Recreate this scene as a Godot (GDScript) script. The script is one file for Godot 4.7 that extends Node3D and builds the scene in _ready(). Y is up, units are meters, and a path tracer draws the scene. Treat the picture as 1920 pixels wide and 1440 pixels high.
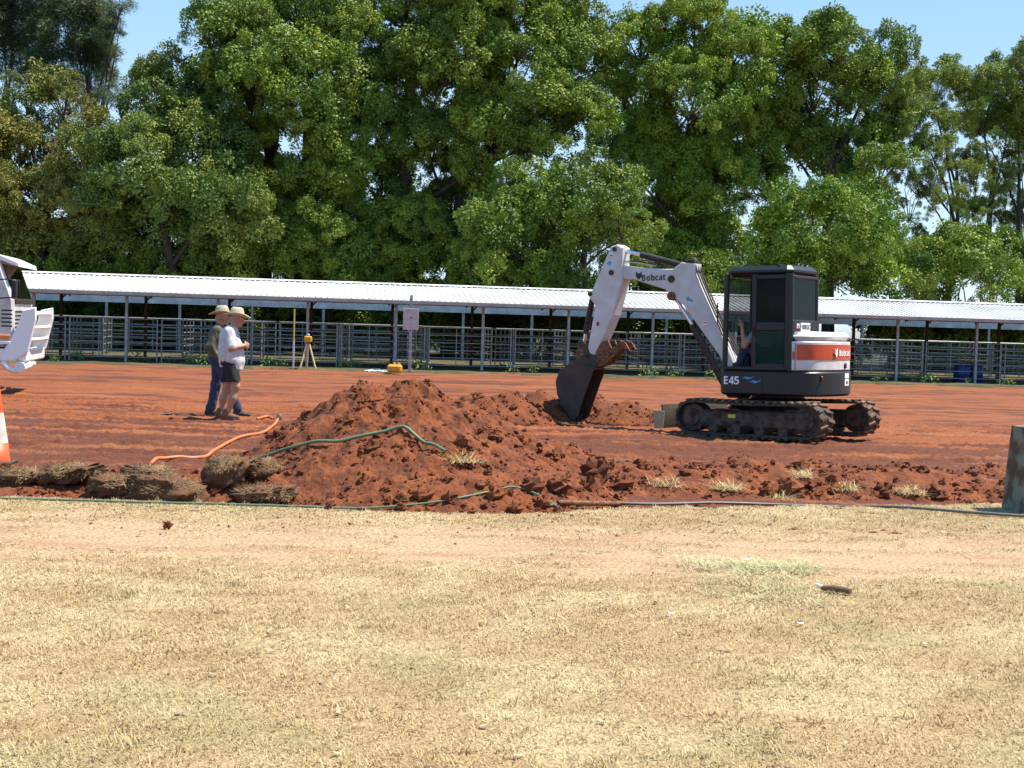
extends Node3D
# An earthworks site at a showground: excavator, spoil heaps, open cattle sheds and a wall of trees behind.

var rng := RandomNumberGenerator.new()
var taken := {}
var M := {}
var noise_a := FastNoiseLite.new()
var noise_b := FastNoiseLite.new()
var noise_c := FastNoiseLite.new()

const TREES := [
	["tall_pine_tree", "tall dark blue-green feathery tree rising above the brownish tree", "needle", [[-25.01, -80.00]], [[-26.32, 18.04, -81.34, 2.50, 2.50, 2.38], [-25.20, 15.62, -81.35, 1.41, 1.88, 1.56], [-27.08, 15.02, -80.07, 1.39, 1.39, 1.32], [-23.31, 17.34, -79.06, 0.91, 1.52, 1.16], [-22.35, 18.51, -78.04, 0.66, 0.39, 0.50], [-22.92, 17.26, -79.49, 0.40, 0.34, 0.35], [-23.18, 16.32, -79.60, 0.37, 0.34, 0.33], [-22.94, 13.45, -78.00, 1.02, 0.66, 0.80], [-21.81, 13.19, -78.01, 0.60, 0.54, 0.54], [-26.95, 21.29, -82.20, 1.90, 1.90, 1.80]]],
	["tall_pine_tree", "dark blue-green feathery tree with only its edge beside the tall one", "needle", [[-30.36, -82.00]], [[-30.67, 17.57, -82.67, 1.43, 2.54, 1.89], [-29.72, 19.96, -80.83, 1.24, 1.87, 1.48], [-32.35, 17.63, -81.71, 2.20, 3.46, 2.69]]],
	["broadleaf_tree", "low spreading tree with brownish new leaves behind the white truck", "brown", [[-21.87, -63.00]], [[-22.99, 11.25, -65.09, 1.50, 1.13, 1.25], [-21.01, 11.01, -64.75, 1.12, 1.49, 1.24], [-23.12, 8.71, -64.51, 2.23, 1.49, 1.77], [-19.30, 8.58, -62.53, 1.32, 1.80, 1.49], [-21.21, 6.42, -62.97, 2.18, 1.57, 1.78], [-23.17, 4.73, -63.78, 1.96, 1.72, 1.75], [-18.46, 5.87, -61.07, 1.17, 1.64, 1.34], [-20.78, 4.04, -63.24, 1.95, 1.34, 1.56], [-24.70, 7.41, -61.99, 2.38, 3.58, 2.83]]],
	["broadleaf_tree", "rounded glossy tree between the brownish tree and the tallest dense tree", "dark", [[-15.33, -62.00]], [[-15.93, 11.35, -63.67, 1.84, 1.84, 1.74], [-16.58, 7.68, -60.08, 2.08, 2.20, 2.03], [-14.46, 8.75, -62.79, 2.17, 2.41, 2.18], [-16.54, 5.16, -63.63, 2.94, 1.96, 2.32], [-12.79, 6.02, -60.80, 1.87, 2.34, 2.00], [-18.39, 4.87, -63.74, 1.47, 1.96, 1.63], [-14.08, 4.01, -63.64, 2.45, 1.22, 1.74]]],
	["broadleaf_tree", "tall dense tree with clumped crown, overlapping the rounded glossy tree", "mid", [[-11.75, -66.00], [-10.23, -66.00]], [[-13.11, 13.77, -63.88, 2.09, 2.21, 2.04], [-10.71, 16.20, -66.91, 2.83, 2.32, 2.44], [-11.10, 11.88, -63.81, 2.94, 2.33, 2.51], [-8.25, 13.83, -66.01, 2.29, 2.54, 2.29], [-13.67, 10.88, -65.72, 2.02, 2.02, 1.92], [-10.20, 9.11, -64.69, 2.74, 2.12, 2.30], [-7.82, 10.24, -65.23, 2.01, 2.38, 2.09], [-12.62, 6.54, -67.35, 2.59, 2.59, 2.46], [-9.21, 5.97, -65.19, 2.76, 2.51, 2.50], [-10.55, 4.16, -64.46, 2.97, 1.24, 2.00]]],
	["broadleaf_tree", "widest tall dense tree with sky gaps behind the white sign board", "mid", [[-5.24, -67.00], [-3.18, -67.00], [-0.86, -67.00]], [[-5.70, 16.56, -67.87, 2.61, 2.48, 2.42], [-2.32, 16.92, -66.77, 2.83, 2.44, 2.50], [0.77, 16.33, -68.32, 2.63, 2.10, 2.25], [-3.20, 13.45, -65.84, 2.79, 2.41, 2.47], [0.09, 12.86, -66.21, 2.80, 2.42, 2.48], [-6.02, 12.52, -68.32, 2.36, 2.36, 2.25], [2.61, 14.09, -67.03, 1.80, 2.19, 1.90], [-4.43, 9.82, -67.03, 2.58, 2.06, 2.20], [-1.08, 9.77, -65.84, 2.53, 2.15, 2.23], [2.13, 10.48, -64.86, 2.25, 2.37, 2.19], [-7.39, 7.60, -68.91, 2.12, 2.65, 2.27], [-4.94, 5.35, -65.18, 2.26, 1.88, 1.96], [-2.87, 6.92, -68.52, 1.84, 1.58, 1.63], [-6.80, 4.61, -66.42, 2.81, 1.28, 1.94]]],
	["broadleaf_tree", "lower tree with bulging bright clumps beyond the excavator bucket", "mid", [[1.76, -60.00], [3.37, -60.00]], [[0.97, 6.28, -61.98, 1.79, 2.15, 1.87], [3.88, 6.53, -59.56, 1.83, 1.60, 1.63], [2.80, 4.44, -61.92, 2.74, 1.55, 2.04], [-0.86, 4.72, -60.25, 1.62, 1.85, 1.65], [4.88, 5.49, -58.86, 0.91, 1.58, 1.18], [-0.24, 7.11, -61.06, 1.17, 1.41, 1.23], [0.79, 3.63, -60.77, 2.34, 0.93, 1.55]]],
	["broadleaf_tree", "tall pale yellow-green tree behind the excavator boom", "bright", [[6.96, -68.00], [8.78, -68.00]], [[5.67, 15.29, -68.81, 1.98, 1.85, 1.82], [8.28, 15.81, -67.84, 2.48, 1.70, 1.98], [10.24, 14.01, -66.78, 1.93, 2.05, 1.89], [5.62, 12.13, -68.62, 2.11, 2.24, 2.07], [8.20, 12.11, -66.27, 2.68, 2.29, 2.36], [11.22, 10.77, -68.85, 2.25, 2.12, 2.08], [7.02, 9.57, -68.60, 2.24, 2.11, 2.07], [9.52, 8.49, -67.46, 2.21, 1.95, 1.97], [8.01, 6.25, -69.31, 2.27, 2.00, 2.03], [5.57, 8.80, -66.65, 1.28, 1.79, 1.46], [8.63, 4.60, -67.52, 2.86, 1.30, 1.97]]],
	["broadleaf_tree", "flat-topped tree with layered clumps above the excavator cab", "mid", [[15.44, -68.00]], [[12.97, 15.34, -69.31, 1.73, 1.33, 1.46], [15.44, 15.31, -67.47, 2.21, 1.30, 1.66], [17.90, 15.02, -68.94, 1.33, 1.33, 1.26], [14.20, 13.15, -68.50, 2.24, 1.45, 1.75], [17.72, 13.09, -69.94, 2.02, 1.61, 1.72], [13.31, 11.00, -70.16, 1.75, 1.62, 1.60], [15.72, 10.79, -68.98, 2.12, 1.33, 1.64], [18.95, 11.59, -69.36, 1.20, 1.60, 1.33], [17.49, 9.13, -66.47, 1.41, 1.15, 1.21], [11.84, 8.70, -68.94, 1.33, 1.33, 1.26]]],
	["sparse_tree", "sparse open tree with bare limbs against the sky, beside the bright round bush", "pale", [[21.54, -70.00]], [[20.95, 14.24, -71.53, 1.79, 1.24, 1.44], [19.81, 11.64, -69.57, 1.47, 1.34, 1.33], [21.30, 12.57, -70.23, 1.35, 1.08, 1.15], [19.88, 9.03, -69.91, 1.34, 1.34, 1.28], [22.49, 10.69, -72.02, 1.25, 1.25, 1.18], [20.55, 10.30, -69.20, 1.33, 1.33, 1.26], [19.18, 7.65, -69.57, 1.34, 1.34, 1.27], [21.00, 8.09, -67.80, 1.04, 1.17, 1.05]]],
	["sparse_tree", "sparse forked tree with thin bare limbs, farther along than its sparse neighbour", "pale", [[24.50, -72.00], [26.02, -72.00]], [[23.28, 14.87, -71.65, 2.07, 1.24, 1.57], [25.66, 14.97, -72.58, 1.67, 1.54, 1.52], [25.83, 12.69, -73.91, 1.71, 1.56, 1.55], [23.97, 12.91, -73.86, 1.28, 0.99, 1.08], [24.46, 9.84, -71.24, 1.10, 1.23, 1.11], [26.72, 10.50, -74.15, 1.43, 2.00, 1.63], [23.39, 10.82, -70.63, 1.22, 1.22, 1.16], [25.59, 7.87, -73.42, 1.41, 1.41, 1.34], [22.94, 7.84, -70.49, 1.08, 1.08, 1.03], [27.72, 12.96, -71.58, 2.48, 3.03, 2.62]]],
	["round_bush", "bright round green bush beyond the excavator cab and shed roof", "lime", [[12.61, -57.00]], [[11.85, 5.67, -55.12, 2.01, 1.80, 1.81], [14.15, 6.19, -58.58, 1.69, 1.58, 1.55], [11.01, 5.42, -58.45, 1.24, 1.46, 1.28], [14.29, 4.49, -55.42, 1.28, 1.39, 1.27], [12.56, 4.08, -57.12, 2.86, 1.21, 1.93], [10.16, 3.96, -55.94, 1.08, 0.97, 0.97]]],
]
const BUSHES := [
	[-25.17, 3.01, -65.20, 2.16],
	[-21.92, 2.55, -63.08, 2.24],
	[-19.55, 2.89, -64.03, 2.07],
	[-16.52, 2.70, -62.81, 1.81],
	[-13.80, 2.92, -63.57, 2.00],
	[-11.55, 2.97, -67.60, 2.41],
	[-8.13, 2.89, -65.14, 2.11],
	[-5.22, 3.38, -66.17, 2.35],
	[-2.11, 3.17, -64.36, 2.25],
	[0.87, 3.02, -64.69, 2.16],
	[5.74, 3.46, -66.56, 2.18],
	[8.26, 3.53, -66.30, 2.27],
	[10.19, 3.37, -62.53, 1.82],
	[17.82, 4.22, -63.32, 1.93],
	[19.59, 4.77, -63.62, 1.86],
	[21.33, 4.58, -63.69, 2.13],
	[24.64, 4.55, -67.37, 2.12],
	[25.56, 4.73, -64.52, 2.07],
	[-29.35, 4.47, -75.56, 2.34],
	[-26.70, 4.72, -75.68, 2.28],
	[-23.36, 5.00, -76.42, 2.44],
	[-19.36, 5.94, -73.92, 2.15],
	[-16.32, 4.97, -74.88, 2.17],
	[-13.03, 5.42, -75.01, 2.48],
	[-9.60, 5.66, -74.86, 2.43],
	[-6.21, 5.43, -73.62, 2.20],
	[-2.80, 5.30, -76.96, 2.35],
	[-0.16, 6.55, -74.50, 2.16],
	[3.94, 6.45, -73.61, 2.42],
	[6.06, 6.47, -73.62, 2.41],
	[10.15, 6.29, -74.76, 2.27],
]


# ---------------------------------------------------------------- naming helpers
func numbered(called: String) -> String:
	var n: int = taken.get(called, 0)
	taken[called] = n + 1
	return called if n == 0 else "%s_%03d" % [called, n]

func tag(o: Node3D, label: String, category: String, group := "", kind := "") -> Node3D:
	o.set_meta("label", label)
	o.set_meta("category", category)
	if group != "":
		o.set_meta("group", group)
	if kind != "":
		o.set_meta("kind", kind)
	return o

func thing(called: String, label: String, category: String, where := Vector3.ZERO, turn := 0.0, group := "") -> Node3D:
	var o := Node3D.new()
	o.name = numbered(called)
	add_child(o)
	o.position = where
	o.rotation.y = turn
	return tag(o, label, category, group)

func top_mesh(called: String, mesh: Mesh, m: Material, where := Vector3.ZERO) -> MeshInstance3D:
	var o := MeshInstance3D.new()
	o.name = numbered(called)
	o.mesh = mesh
	o.material_override = m
	add_child(o)
	o.position = where
	return o

func part(parent: Node3D, called: String, mesh: Mesh, m: Material, xf := Transform3D.IDENTITY) -> MeshInstance3D:
	var o := MeshInstance3D.new()
	o.name = called
	o.mesh = mesh
	o.material_override = m
	parent.add_child(o, true)
	o.transform = xf
	return o

func structure(called: String, mesh: Mesh, m: Material, where := Vector3.ZERO) -> MeshInstance3D:
	var o := top_mesh(called, mesh, m, where)
	o.set_meta("kind", "structure")
	return o

# ---------------------------------------------------------------- mesh helpers
func begin() -> SurfaceTool:
	var st := SurfaceTool.new()
	st.begin(Mesh.PRIMITIVE_TRIANGLES)
	return st

func done(st: SurfaceTool) -> ArrayMesh:
	st.generate_normals()
	return st.commit()

func tri(st: SurfaceTool, a: Vector3, b: Vector3, c: Vector3) -> void:
	st.add_vertex(a)
	st.add_vertex(b)
	st.add_vertex(c)

func quad(st: SurfaceTool, a: Vector3, b: Vector3, c: Vector3, d: Vector3) -> void:
	tri(st, a, b, c)
	tri(st, a, c, d)

# convex face turned away from a centre point
func face(st: SurfaceTool, pts: Array, centre: Vector3) -> void:
	var a: Vector3 = pts[0]
	var b: Vector3 = pts[1]
	var c: Vector3 = pts[2]
	var flip := (b - a).cross(c - a).dot(a - centre) > 0.0
	for i in range(1, pts.size() - 1):
		if flip:
			tri(st, pts[0], pts[i + 1], pts[i])
		else:
			tri(st, pts[0], pts[i], pts[i + 1])

# chamfered box
func box(st: SurfaceTool, c: Vector3, s: Vector3, bevel := 0.01, xf := Transform3D.IDENTITY) -> void:
	st.set_smooth_group(-1)
	var h := s * 0.5
	var b := minf(bevel, minf(h.x, minf(h.y, h.z)) * 0.6)
	var o := xf * c
	var p := {}
	for sx in [-1, 1]:
		for sy in [-1, 1]:
			for sz in [-1, 1]:
				var k := Vector3(sx, sy, sz)
				p[[sx, sy, sz, 0]] = xf * (c + k * Vector3(h.x, h.y - b, h.z - b))
				p[[sx, sy, sz, 1]] = xf * (c + k * Vector3(h.x - b, h.y, h.z - b))
				p[[sx, sy, sz, 2]] = xf * (c + k * Vector3(h.x - b, h.y - b, h.z))
	for s1 in [-1, 1]:
		face(st, [p[[s1, -1, -1, 0]], p[[s1, 1, -1, 0]], p[[s1, 1, 1, 0]], p[[s1, -1, 1, 0]]], o)
		face(st, [p[[-1, s1, -1, 1]], p[[1, s1, -1, 1]], p[[1, s1, 1, 1]], p[[-1, s1, 1, 1]]], o)
		face(st, [p[[-1, -1, s1, 2]], p[[1, -1, s1, 2]], p[[1, 1, s1, 2]], p[[-1, 1, s1, 2]]], o)
		for s2 in [-1, 1]:
			face(st, [p[[s1, s2, -1, 0]], p[[s1, s2, 1, 0]], p[[s1, s2, 1, 1]], p[[s1, s2, -1, 1]]], o)
			face(st, [p[[s1, -1, s2, 0]], p[[s1, 1, s2, 0]], p[[s1, 1, s2, 2]], p[[s1, -1, s2, 2]]], o)
			face(st, [p[[-1, s1, s2, 1]], p[[1, s1, s2, 1]], p[[1, s1, s2, 2]], p[[-1, s1, s2, 2]]], o)
			for s3 in [-1, 1]:
				face(st, [p[[s1, s2, s3, 0]], p[[s1, s2, s3, 1]], p[[s1, s2, s3, 2]]], o)

func box_mesh(c: Vector3, s: Vector3, bevel := 0.01) -> ArrayMesh:
	var st := begin()
	box(st, c, s, bevel)
	return done(st)

# outline pts in x, y; from z0 to z1, edges chamfered
func prism(st: SurfaceTool, pts: PackedVector2Array, z0: float, z1: float, bevel := 0.008) -> void:
	st.set_smooth_group(-1)
	var n := pts.size()
	var poly := pts
	if Geometry2D.is_polygon_clockwise(poly):
		poly = poly.duplicate()
		poly.reverse()
	var inset := PackedVector2Array()
	for i in n:
		var a := poly[(i + n - 1) % n]
		var b := poly[i]
		var c := poly[(i + 1) % n]
		var n1 := (b - a).normalized().rotated(PI / 2)
		var n2 := (c - b).normalized().rotated(PI / 2)
		var m := (n1 + n2).normalized()
		inset.append(b + m * bevel / maxf(0.4, m.dot(n1)))
	var tris := Geometry2D.triangulate_polygon(inset)
	for k in range(0, tris.size(), 3):
		var q: Array[Vector2] = [inset[tris[k]], inset[tris[k + 1]], inset[tris[k + 2]]]
		var ccw := (q[1] - q[0]).cross(q[2] - q[0]) > 0.0
		if not ccw:
			q = [q[0], q[2], q[1]]
		tri(st, Vector3(q[0].x, q[0].y, z1), Vector3(q[2].x, q[2].y, z1), Vector3(q[1].x, q[1].y, z1))
		tri(st, Vector3(q[0].x, q[0].y, z0), Vector3(q[1].x, q[1].y, z0), Vector3(q[2].x, q[2].y, z0))
	for i in n:
		var j := (i + 1) % n
		var a := poly[i]
		var b := poly[j]
		var ia := inset[i]
		var ib := inset[j]
		var zb0 := z0 + bevel
		var zb1 := z1 - bevel
		quad(st, Vector3(a.x, a.y, zb0), Vector3(a.x, a.y, zb1), Vector3(b.x, b.y, zb1), Vector3(b.x, b.y, zb0))
		quad(st, Vector3(a.x, a.y, zb1), Vector3(ia.x, ia.y, z1), Vector3(ib.x, ib.y, z1), Vector3(b.x, b.y, zb1))
		quad(st, Vector3(ia.x, ia.y, z0), Vector3(a.x, a.y, zb0), Vector3(b.x, b.y, zb0), Vector3(ib.x, ib.y, z0))

func prism_mesh(pts: Array, z0: float, z1: float, bevel := 0.008) -> ArrayMesh:
	var st := begin()
	prism(st, PackedVector2Array(pts), z0, z1, bevel)
	return done(st)

# outline pts in x, z; from y0 to y1
func slab_mesh(pts: Array, y0: float, y1: float, bevel := 0.02) -> ArrayMesh:
	var st := begin()
	var flat := PackedVector2Array()
	for p in pts:
		flat.append(Vector2(p.x, -p.y))
	prism(st, flat, y0, y1, bevel)
	var mesh := done(st)
	var out := begin()
	out.append_from(mesh, 0, Transform3D(Basis(Vector3.RIGHT, -PI / 2), Vector3.ZERO))
	return out.commit()

func tube(st: SurfaceTool, pts: Array, radii: Array, sides := 8, caps := true, group := 1) -> void:
	st.set_smooth_group(group)
	var rings := []
	var up := Vector3.UP
	for i in pts.size():
		var d: Vector3 = (pts[mini(i + 1, pts.size() - 1)] - pts[maxi(i - 1, 0)]).normalized()
		if absf(d.dot(up)) > 0.95:
			up = Vector3.RIGHT if absf(d.x) < 0.9 else Vector3.BACK
		var u := d.cross(up).normalized()
		var v := u.cross(d).normalized()
		up = v
		var r: float = radii[mini(i, radii.size() - 1)]
		var ring := []
		for k in sides:
			var a := TAU * k / sides
			ring.append(pts[i] + (u * cos(a) + v * sin(a)) * r)
		rings.append(ring)
	for i in pts.size() - 1:
		for k in sides:
			var l := (k + 1) % sides
			quad(st, rings[i][k], rings[i][l], rings[i + 1][l], rings[i + 1][k])
	if caps:
		st.set_smooth_group(-1)
		for k in range(1, sides - 1):
			tri(st, rings[0][0], rings[0][k + 1], rings[0][k])
			tri(st, rings[-1][0], rings[-1][k], rings[-1][k + 1])

func tube_mesh(pts: Array, radii: Array, sides := 8) -> ArrayMesh:
	var st := begin()
	tube(st, pts, radii, sides)
	return done(st)

# profile of (radius, y)
func lathe(st: SurfaceTool, prof: Array, seg := 20, xf := Transform3D.IDENTITY, hard := false) -> void:
	for i in prof.size() - 1:
		var p: Vector2 = prof[i]
		var q: Vector2 = prof[i + 1]
		st.set_smooth_group(10 + i if hard else 2)
		for k in seg:
			var a := TAU * k / seg
			var b := TAU * (k + 1) / seg
			var p1 := xf * Vector3(p.x * cos(a), p.y, p.x * sin(a))
			var p2 := xf * Vector3(p.x * cos(b), p.y, p.x * sin(b))
			var q1 := xf * Vector3(q.x * cos(a), q.y, q.x * sin(a))
			var q2 := xf * Vector3(q.x * cos(b), q.y, q.x * sin(b))
			if p.x > 1e-5:
				tri(st, p1, p2, q2)
			if q.x > 1e-5:
				tri(st, p1, q2, q1)

func lathe_mesh(prof: Array, seg := 20, hard := false) -> ArrayMesh:
	var st := begin()
	lathe(st, prof, seg, Transform3D.IDENTITY, hard)
	return done(st)

func spline(pts: Array, each := 8) -> Array:
	var c := Curve3D.new()
	for i in pts.size():
		var t: Vector3 = (pts[mini(i + 1, pts.size() - 1)] - pts[maxi(i - 1, 0)]) / 6.0
		c.add_point(pts[i], -t, t)
	var out := []
	for i in pts.size() - 1:
		for k in each:
			out.append(c.sample(i, float(k) / each))
	out.append(pts[-1])
	return out

# ground-like sheet from two functions
func field(x0: float, x1: float, nx: int, z0: float, z1: float, nz: int, height: Callable, tint: Callable) -> ArrayMesh:
	var v := PackedVector3Array()
	var nn := PackedVector3Array()
	var cc := PackedColorArray()
	var idx := PackedInt32Array()
	v.resize((nx + 1) * (nz + 1))
	nn.resize(v.size())
	cc.resize(v.size())
	var at := 0
	for j in nz + 1:
		var z := lerpf(z0, z1, float(j) / nz)
		for i in nx + 1:
			var x := lerpf(x0, x1, float(i) / nx)
			v[at] = Vector3(x, height.call(x, z), z)
			cc[at] = tint.call(x, z)
			at += 1
	for j in nz + 1:
		for i in nx + 1:
			var a := v[j * (nx + 1) + maxi(i - 1, 0)]
			var b := v[j * (nx + 1) + mini(i + 1, nx)]
			var c := v[maxi(j - 1, 0) * (nx + 1) + i]
			var d := v[mini(j + 1, nz) * (nx + 1) + i]
			var n := (d - c).cross(b - a).normalized()
			nn[j * (nx + 1) + i] = n if n.y > 0 else -n
	var turned := (x1 > x0) == (z1 > z0)
	for j in nz:
		for i in nx:
			var a := j * (nx + 1) + i
			var b := a + 1
			var c := a + nx + 1
			var d := c + 1
			if turned:
				idx.append_array([a, b, d, a, d, c])
			else:
				idx.append_array([a, d, b, a, c, d])
	var arr := []
	arr.resize(Mesh.ARRAY_MAX)
	arr[Mesh.ARRAY_VERTEX] = v
	arr[Mesh.ARRAY_NORMAL] = nn
	arr[Mesh.ARRAY_COLOR] = cc
	arr[Mesh.ARRAY_INDEX] = idx
	var m := ArrayMesh.new()
	m.add_surface_from_arrays(Mesh.PRIMITIVE_TRIANGLES, arr)
	return m

# continuous body from tapered bones [a, b, ra, rb], meshed as surface nets; added to st
func flesh(st: SurfaceTool, bones: Array, k: float, cell: float, cuts := [], wrinkle := 0.0) -> void:
	st.set_smooth_group(3)
	var lo := Vector3(1e9, 1e9, 1e9)
	var hi := -lo
	for b in bones:
		var r: float = maxf(b[2], b[3]) + k * 0.5 + cell * 2.0
		for e in [b[0], b[1]]:
			lo = lo.min(e - Vector3(r, r, r))
			hi = hi.max(e + Vector3(r, r, r))
	var nx := int((hi.x - lo.x) / cell) + 2
	var ny := int((hi.y - lo.y) / cell) + 2
	var nz := int((hi.z - lo.z) / cell) + 2
	var f := PackedFloat32Array()
	f.resize(nx * ny * nz)
	f.fill(9.0)
	for b in bones:
		var a: Vector3 = b[0]
		var ba: Vector3 = b[1] - a
		var ra: float = b[2]
		var rb: float = b[3]
		var inv := 1.0 / maxf(ba.length_squared(), 1e-9)
		var r: float = maxf(ra, rb) + k + cell * 2.0
		var l: Vector3 = (a.min(b[1]) - Vector3(r, r, r) - lo) / cell
		var h: Vector3 = (a.max(b[1]) + Vector3(r, r, r) - lo) / cell
		for iz in range(maxi(0, int(l.z)), mini(nz, int(h.z) + 1)):
			for iy in range(maxi(0, int(l.y)), mini(ny, int(h.y) + 1)):
				var at := (iz * ny + iy) * nx
				for ix in range(maxi(0, int(l.x)), mini(nx, int(h.x) + 1)):
					var p := lo + Vector3(ix, iy, iz) * cell - a
					var t := clampf(p.dot(ba) * inv, 0.0, 1.0)
					var d := (p - ba * t).length() - lerpf(ra, rb, t)
					var o := f[at + ix]
					var w := clampf(0.5 + 0.5 * (o - d) / k, 0.0, 1.0)
					f[at + ix] = lerpf(o, d, w) - k * w * (1.0 - w)
	if wrinkle > 0.0:
		for iz in nz:
			for iy in ny:
				for ix in nx:
					var at := (iz * ny + iy) * nx + ix
					if absf(f[at]) < cell * 3.0:
						f[at] += noise_c.get_noise_3d((lo.x + ix * cell) * 160.0, (lo.y + iy * cell) * 85.0 + ix * 1.6, (lo.z + iz * cell) * 160.0) * wrinkle
	for c in cuts:
		var pl: Plane = c
		for iz in nz:
			for iy in ny:
				for ix in nx:
					var at := (iz * ny + iy) * nx + ix
					if f[at] < cell * 3.0:
						f[at] = maxf(f[at], pl.distance_to(lo + Vector3(ix, iy, iz) * cell))
	var step := [1, nx, nx * ny]
	var vid := PackedInt32Array()
	vid.resize(f.size())
	vid.fill(-1)
	var vs := PackedVector3Array()
	var corner := []
	for c in 8:
		corner.append([c & 1, (c >> 1) & 1, (c >> 2) & 1])
	var far := cell * 2.0
	for iz in nz - 1:
		for iy in ny - 1:
			for ix in nx - 1:
				var at := (iz * ny + iy) * nx + ix
				if absf(f[at]) > far:
					continue
				var g := [f[at], f[at + 1], f[at + nx], f[at + nx + 1], f[at + step[2]], f[at + step[2] + 1], f[at + step[2] + nx], f[at + step[2] + nx + 1]]
				var s := Vector3.ZERO
				var cnt := 0
				for c in 8:
					for ax in 3:
						if corner[c][ax] == 0:
							var e := c | (1 << ax)
							if (g[c] < 0.0) != (g[e] < 0.0):
								var t: float = g[c] / (g[c] - g[e])
								var q := Vector3(corner[c][0], corner[c][1], corner[c][2])
								q[ax] += t
								s += q
								cnt += 1
				if cnt:
					vid[at] = vs.size()
					vs.append(lo + (Vector3(ix, iy, iz) + s / cnt) * cell)
	for iz in range(1, nz - 1):
		for iy in range(1, ny - 1):
			for ix in range(1, nx - 1):
				var at := (iz * ny + iy) * nx + ix
				if absf(f[at]) > far:
					continue
				for ax in 3:
					var inside := f[at] < 0.0
					if inside == (f[at + step[ax]] < 0.0):
						continue
					var u: int = step[(ax + 1) % 3]
					var w: int = step[(ax + 2) % 3]
					var q := [vid[at - u - w], vid[at - w], vid[at], vid[at - u]]
					if q.min() < 0:
						continue
					if inside:
						quad(st, vs[q[0]], vs[q[3]], vs[q[2]], vs[q[1]])
					else:
						quad(st, vs[q[0]], vs[q[1]], vs[q[2]], vs[q[3]])

func flesh_mesh(bones: Array, k: float, cell: float, cuts := [], wrinkle := 0.0) -> ArrayMesh:
	var st := begin()
	flesh(st, bones, k, cell, cuts, wrinkle)
	return done(st)

# ---------------------------------------------------------------- materials
func noise_tex(freq: float, lo: Color, hi: Color, octaves := 4, size := 512, sd := 1, mid := -1.0) -> NoiseTexture2D:
	var n := FastNoiseLite.new()
	n.seed = sd
	n.noise_type = FastNoiseLite.TYPE_SIMPLEX_SMOOTH
	n.frequency = freq
	n.fractal_octaves = octaves
	var g := Gradient.new()
	g.set_color(0, lo)
	g.set_color(1, hi)
	if mid > 0.0:
		g.set_offset(0, mid - 0.15)
		g.set_offset(1, mid + 0.15)
	var t := NoiseTexture2D.new()
	t.width = size
	t.height = size
	t.seamless = true
	t.noise = n
	t.color_ramp = g
	return t

func bump_tex(freq: float, strength: float, sd := 3) -> NoiseTexture2D:
	var n := FastNoiseLite.new()
	n.seed = sd
	n.frequency = freq
	n.fractal_octaves = 5
	var t := NoiseTexture2D.new()
	t.width = 512
	t.height = 512
	t.seamless = true
	t.as_normal_map = true
	t.bump_strength = strength
	t.noise = n
	return t

func mat(called: String, base: Color, rough := 0.7, metal := 0.0, tex: Texture2D = null, scale := 1.0, bump: Texture2D = null, depth := 1.0) -> StandardMaterial3D:
	var m := StandardMaterial3D.new()
	m.resource_name = called
	m.albedo_color = base.linear_to_srgb()
	m.roughness = rough
	m.metallic = metal
	if tex or bump:
		m.uv1_triplanar = true
		m.uv1_world_triplanar = true
		m.uv1_scale = Vector3(scale, scale, scale)
	if tex:
		m.albedo_texture = tex
	if bump:
		m.normal_enabled = true
		m.normal_texture = bump
		m.normal_scale = depth
	M[called] = m
	return m

func tinted(called: String, rough: float, tex: Texture2D = null, scale := 1.0, bump: Texture2D = null, depth := 1.0) -> StandardMaterial3D:
	var m := mat(called, Color(1, 1, 1), rough, 0.0, tex, scale, bump, depth)
	m.vertex_color_use_as_albedo = true
	return m

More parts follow.
